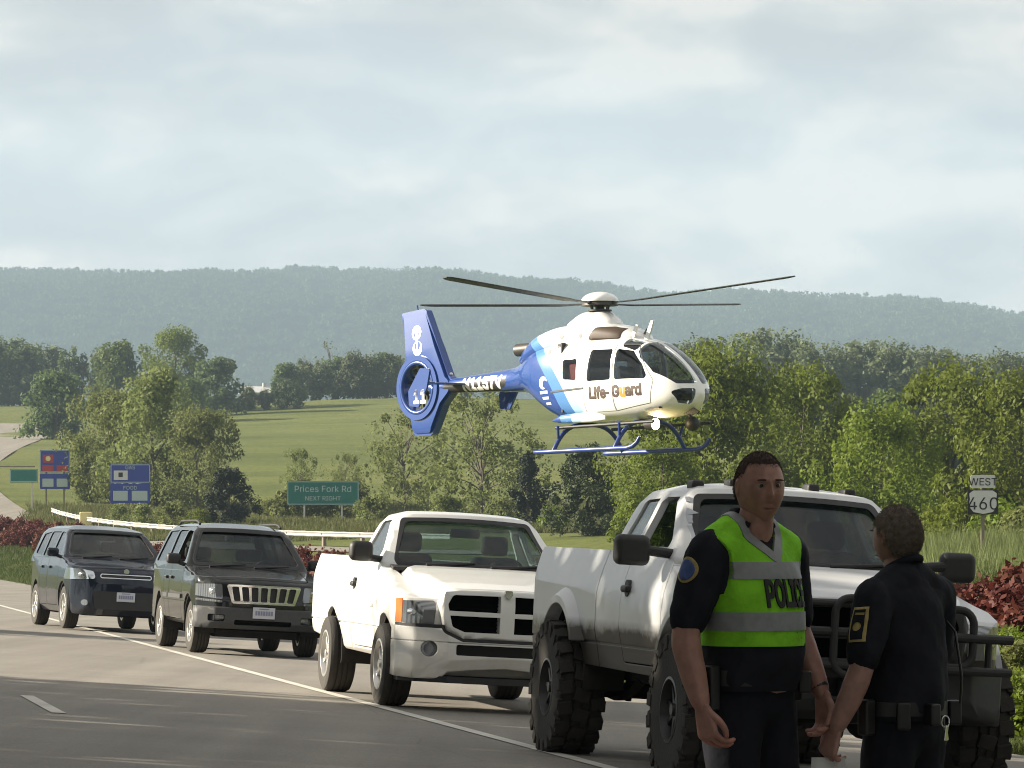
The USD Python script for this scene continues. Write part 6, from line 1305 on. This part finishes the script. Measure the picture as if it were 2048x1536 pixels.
    part('collar', tube([(0.012 + (cr + 0.006) * math.cos(a) , cr * 1.05 * math.sin(a), 1.535 * k + 0.022 - 0.035 * math.cos(a)) for a in np.linspace(0.95, 2 * np.pi - 0.95, 24)], 0.014, 8), M_uniform, t, True)
    tr = [Manifold.batch_hull([ball((0, 0, 0.97 * k), (0.125 * k + 0.012, 0.168 * k + 0.012, 0.05)), ball((0, 0, 0.90 * k), (0.118 * k + 0.02, 0.165 * k + 0.02, 0.08))])]
    for y_ in (-1, 1): tr += chain([V((0, 0.09 * y_, 0.88)), V((0.02, 0.105 * y_, 0.50)), V((-0.02, 0.11 * y_, 0.07))], [0.115 * k, 0.086 * k, 0.078 * k])
    tt = smoothed(tr, 0.025, 8); tt.vertices = tt.vertices + tt.vertex_normals * ((meshkit.fbm(np.array(tt.vertices) * [12, 12, 6], 3, 2) - 0.5) * 0.02)[:, None]
    part('trousers', tm(solid(tt) ^ bx(-1, 1, -1, 1, 0.045, 1.01 * k)), M_trouser, t, 50)
    for y_ in (-1, 1): part('shoe', tm(Manifold.batch_hull([ball(V((-0.06, 0.11 * y_, 0.045)), 0.045 * k), ball(V((0.18, 0.12 * y_, 0.035)), 0.036 * k), ball(V((-0.01, 0.11 * y_, 0.09)), 0.045 * k)])), M_leather, t, 40)
    ring = lambda g, z0, z1: (ez(sg.Polygon([((0.118 * k + belly * 0.3 + g) * math.cos(a), (0.168 * k + g) * math.sin(a)) for a in np.linspace(0, 2 * np.pi, 48)[:-1]]), z0, z1))
    bt = part('duty_belt', tm(ring(0.024, 0.975 * k, 1.03 * k) - ring(0.004, 0.9 * k, 1.1 * k)), M_leather, t, 30)
    for a, w, h_ in ((-1.5, 0.06, 0.16), (-2.2, 0.045, 0.09), (2.3, 0.05, 0.10), (1.5, 0.05, 0.13), (2.9, 0.045, 0.08), (0.7, 0.04, 0.08)):
        p = rbox(-0.025, 0.025, -w / 2, w / 2, -h_ * 0.7, h_ * 0.3, 0.01).translate((0.05, 0, 0)).rotate((0, 0, math.degrees(a))).translate((math.cos(a) * (0.118 * k + belly * 0.3), math.sin(a) * (0.168 * k), 1.0 * k)); part('pouch', tm(p), M_leather, bt, 30)
    return t, k, A, solid(smm)

def officer_vest():
    d = 12.5; x, y = at(1499, d)[:2]; z0 = 0.02 + float(rise(np.array(x), np.array(y)))
    H = 1.964 - z0
    t, k, A, sh = person('police_officer', 'man in a bright green POLICE vest over a dark uniform, looking towards the right', (x, y, z0), math.radians(-47), H,
        {-1: ((-0.01, -0.205, 1.445), (-0.05, -0.285, 1.15), (0.045, -0.29, 0.90), (0.085, -0.275, 0.72), 0.75), 1: ((-0.01, 0.205, 1.445), (-0.03, 0.275, 1.16), (0.11, 0.265, 0.93), (0.15, 0.25, 0.76), 0.7)},
        (0.05, -0.44, 0.05), M_skin1, M_hair1, 0.0065, 0.040, 0.66)
    T1, T2, T3 = (solid(smoothed(torso_parts(k, q, 0.035), 0.022, 8)) for q in (0.030, 0.034, 0.037))
    Z = lambda z: z * k
    body = sg.Polygon([(-0.30, Z(1.115)), (0.30, Z(1.115)), (0.30, Z(1.26)), (0.19, Z(1.30)), (0.172, Z(1.38)), (0.185, Z(1.45)), (0.235, Z(1.53)), (0.05, Z(1.62)), (-0.05, Z(1.62)), (-0.235, Z(1.53)), (-0.185, Z(1.45)), (-0.172, Z(1.38)), (-0.19, Z(1.30)), (-0.30, Z(1.26))])
    vneck = sg.Polygon([(-0.075, Z(1.60)), (0.075, Z(1.60)), (0.062, Z(1.51)), (0, Z(1.448)), (-0.062, Z(1.51))]); scoop = sg.Polygon([(-0.075, Z(1.6)), (0.075, Z(1.6)), (0.05, Z(1.49)), (-0.05, Z(1.49))])
    inner = solid(smoothed(torso_parts(k, 0.018, 0.035), 0.022, 8))
    reg = (ex(body.difference(vneck), 0.0, 1) + ex(body.difference(scoop), -1, 0.0)) - ez(sg.Polygon([(0.075 * math.cos(a), 0.080 * math.sin(a)) for a in np.linspace(0, 6.28, 40)[:-1]]), Z(1.47), 2)
    v = part('vest', tm((T1 ^ reg) - inner), M_vest, t, 50)
    hole = body.difference(vneck)
    b1 = sg.box(-0.4, Z(1.352), 0.4, Z(1.412)).intersection(body); b2 = sg.box(-0.4, Z(1.17), 0.4, Z(1.235)).intersection(body)
    nb = vneck.buffer(0.036).intersection(hole).intersection(sg.box(-1, Z(1.39), 1, 2)); sb = scoop.buffer(0.03).intersection(body.difference(scoop))
    for q in (b1, b2): part('reflective_band', tm((T2 ^ ex(q, -1, 1)) - inner), M_reflect, v, 50)
    part('reflective_collar', tm(((T2 ^ ex(nb, 0, 1)) + (T2 ^ ex(sb, -1, 0))) - inner), M_reflect, v, 50)
    tx = text_solid('POLICE', 0.080 * k, 1.0, 2).scale((0.52, 1.12, 1)).transform(np.array([[0, 0, 1, 0], [1, 0, 0, -0.092 * k], [0, 1, 0, Z(1.256)]], float))
    part('lettering', tm((T3 ^ tx) - T1), M_sblack, v, False)
    c = (0.0, Z(1.385)); pt = skin(sh, ey(sg.Point(-0.02 * k, Z(1.385)).buffer(0.046), -1, -0.12), (0, -1, 0), 0.003); pk = part('shoulder_patch', tm(pt), M_gold, t, 50)
    part('patch_field', tm(skin(sh, ey(sg.Point(-0.02 * k, Z(1.385)).buffer(0.037), -1, -0.12), (0, -1, 0), 0.006)), M_patch, pk, 50)
    S_, E_, W_ = A[1]; part('wrist_watch', tm(rod(W_ + (E_ - W_) * 0.10, W_ + (E_ - W_) * 0.20, 0.036 * k, n=20)), M_leather, t, 30)
officer_vest()
def officer_back():
    d = 12.7; x, y = at(1808, d)[:2]; z0 = 0.02 + float(rise(np.array(x), np.array(y)))
    H = 1.68 + (HORIZON - 1012) * d / FPX - z0
    t, k, A, sh = person('police_officer', 'short-haired officer in dark uniform seen from behind, holding a white paper', (x, y, z0), math.radians(136), H,
        {1: ((-0.01, 0.205, 1.445), (-0.02, 0.295, 1.155), (0.07, 0.345, 0.925), (0.125, 0.365, 0.765), 0.95), -1: ((-0.01, -0.205, 1.445), (0.05, -0.265, 1.16), (0.17, -0.09, 1.06), (0.19, 0.07, 1.03), 0.8)},
        (0.035, -0.12, 0.02), M_skin2, M_hair2, 0.0075, 0.045, 0.36)
    Z = lambda z: z * k
    rect = affinity.rotate(sg.box(-0.032, Z(1.27), 0.032, Z(1.405)), -4); rin = affinity.scale(rect, 0.72, 0.86)
    pk = part('shoulder_patch', tm(skin(sh, ey(rect.translate(0, 0) if False else affinity.translate(rect, -0.02, 0), 0.12, 1), (0, 1, 0), 0.003)), M_gold, t, 50)
    part('patch_field', tm(skin(sh, ey(affinity.translate(rin.difference(sg.Point(0, Z(1.33)).buffer(0.016)).difference(sg.box(-0.02, Z(1.375), 0.02, Z(1.385))), -0.02, 0), 0.12, 1), (0, 1, 0), 0.006)), M_uniform, pk, 50)
    kx = trimesh.creation.torus(0.022, 0.003, 20, 6); kx.apply_transform(trimesh.transformations.rotation_matrix(1.57, (0, 1, 0))); kx.apply_translation((-0.17 * k, -0.04, 0.95 * k)); part('key_ring', kx, M_chrome, t, True)
    for i in range(3): part('key', tm(rbox(-0.002, 0.002, -0.008, 0.008, -0.055, 0, 0.0015).rotate((12 * i - 12, 0, 0)).translate((-0.17 * k - 0.004 * i, -0.04, 0.935 * k))), M_chrome, t, 30)
    rm = rbox(-0.02, 0.02, -0.03, 0.03, -0.045, 0.045, 0.01).translate((0.07 * k, -0.14 * k, 1.47 * k)); part('radio_microphone', tm(rm), M_leather, t, 30)
    part('radio_cord', tube([(0.07 * k, -0.15 * k, 1.43 * k), (0.0, -0.20 * k, 1.40 * k), (-0.10, -0.19 * k, 1.30 * k), (-0.15, -0.16 * k, 1.12 * k), (-0.13, -0.18 * k, 1.02 * k)], 0.005, 6), M_leather, t, True)
    # the paper in his left hand
    S_, E_, W_ = A[1]; hw = np.array([0.115, 0.36, 0.80]) * k; c, s = math.cos(math.radians(136)), math.sin(math.radians(136))
    p = (x + c * hw[0] - s * hw[1], y + s * hw[0] + c * hw[1], z0 + hw[2] - 0.035)
    q = thing('paper', 'folded white sheet of paper held in the hand of the short-haired officer', 'paper', p, math.radians(-20))
    V, F = sheet(np.linspace(-0.045, 0.075, 8), np.linspace(-0.05, 0.05, 4), lambda X, Y: 0 * X)
    vv = np.array(V); bend = np.stack([vv[:, 0], 0.012 * np.sin(vv[:, 0] * 30) + vv[:, 1] * 0.15, vv[:, 1]], 1)
    m = trimesh.Trimesh(np.vstack([bend, bend + [0, 0.0012, 0]]), np.vstack([F, F[:, ::-1] + len(bend)]), process=False); part('sheet', m, M_paper, q, False)
officer_back()
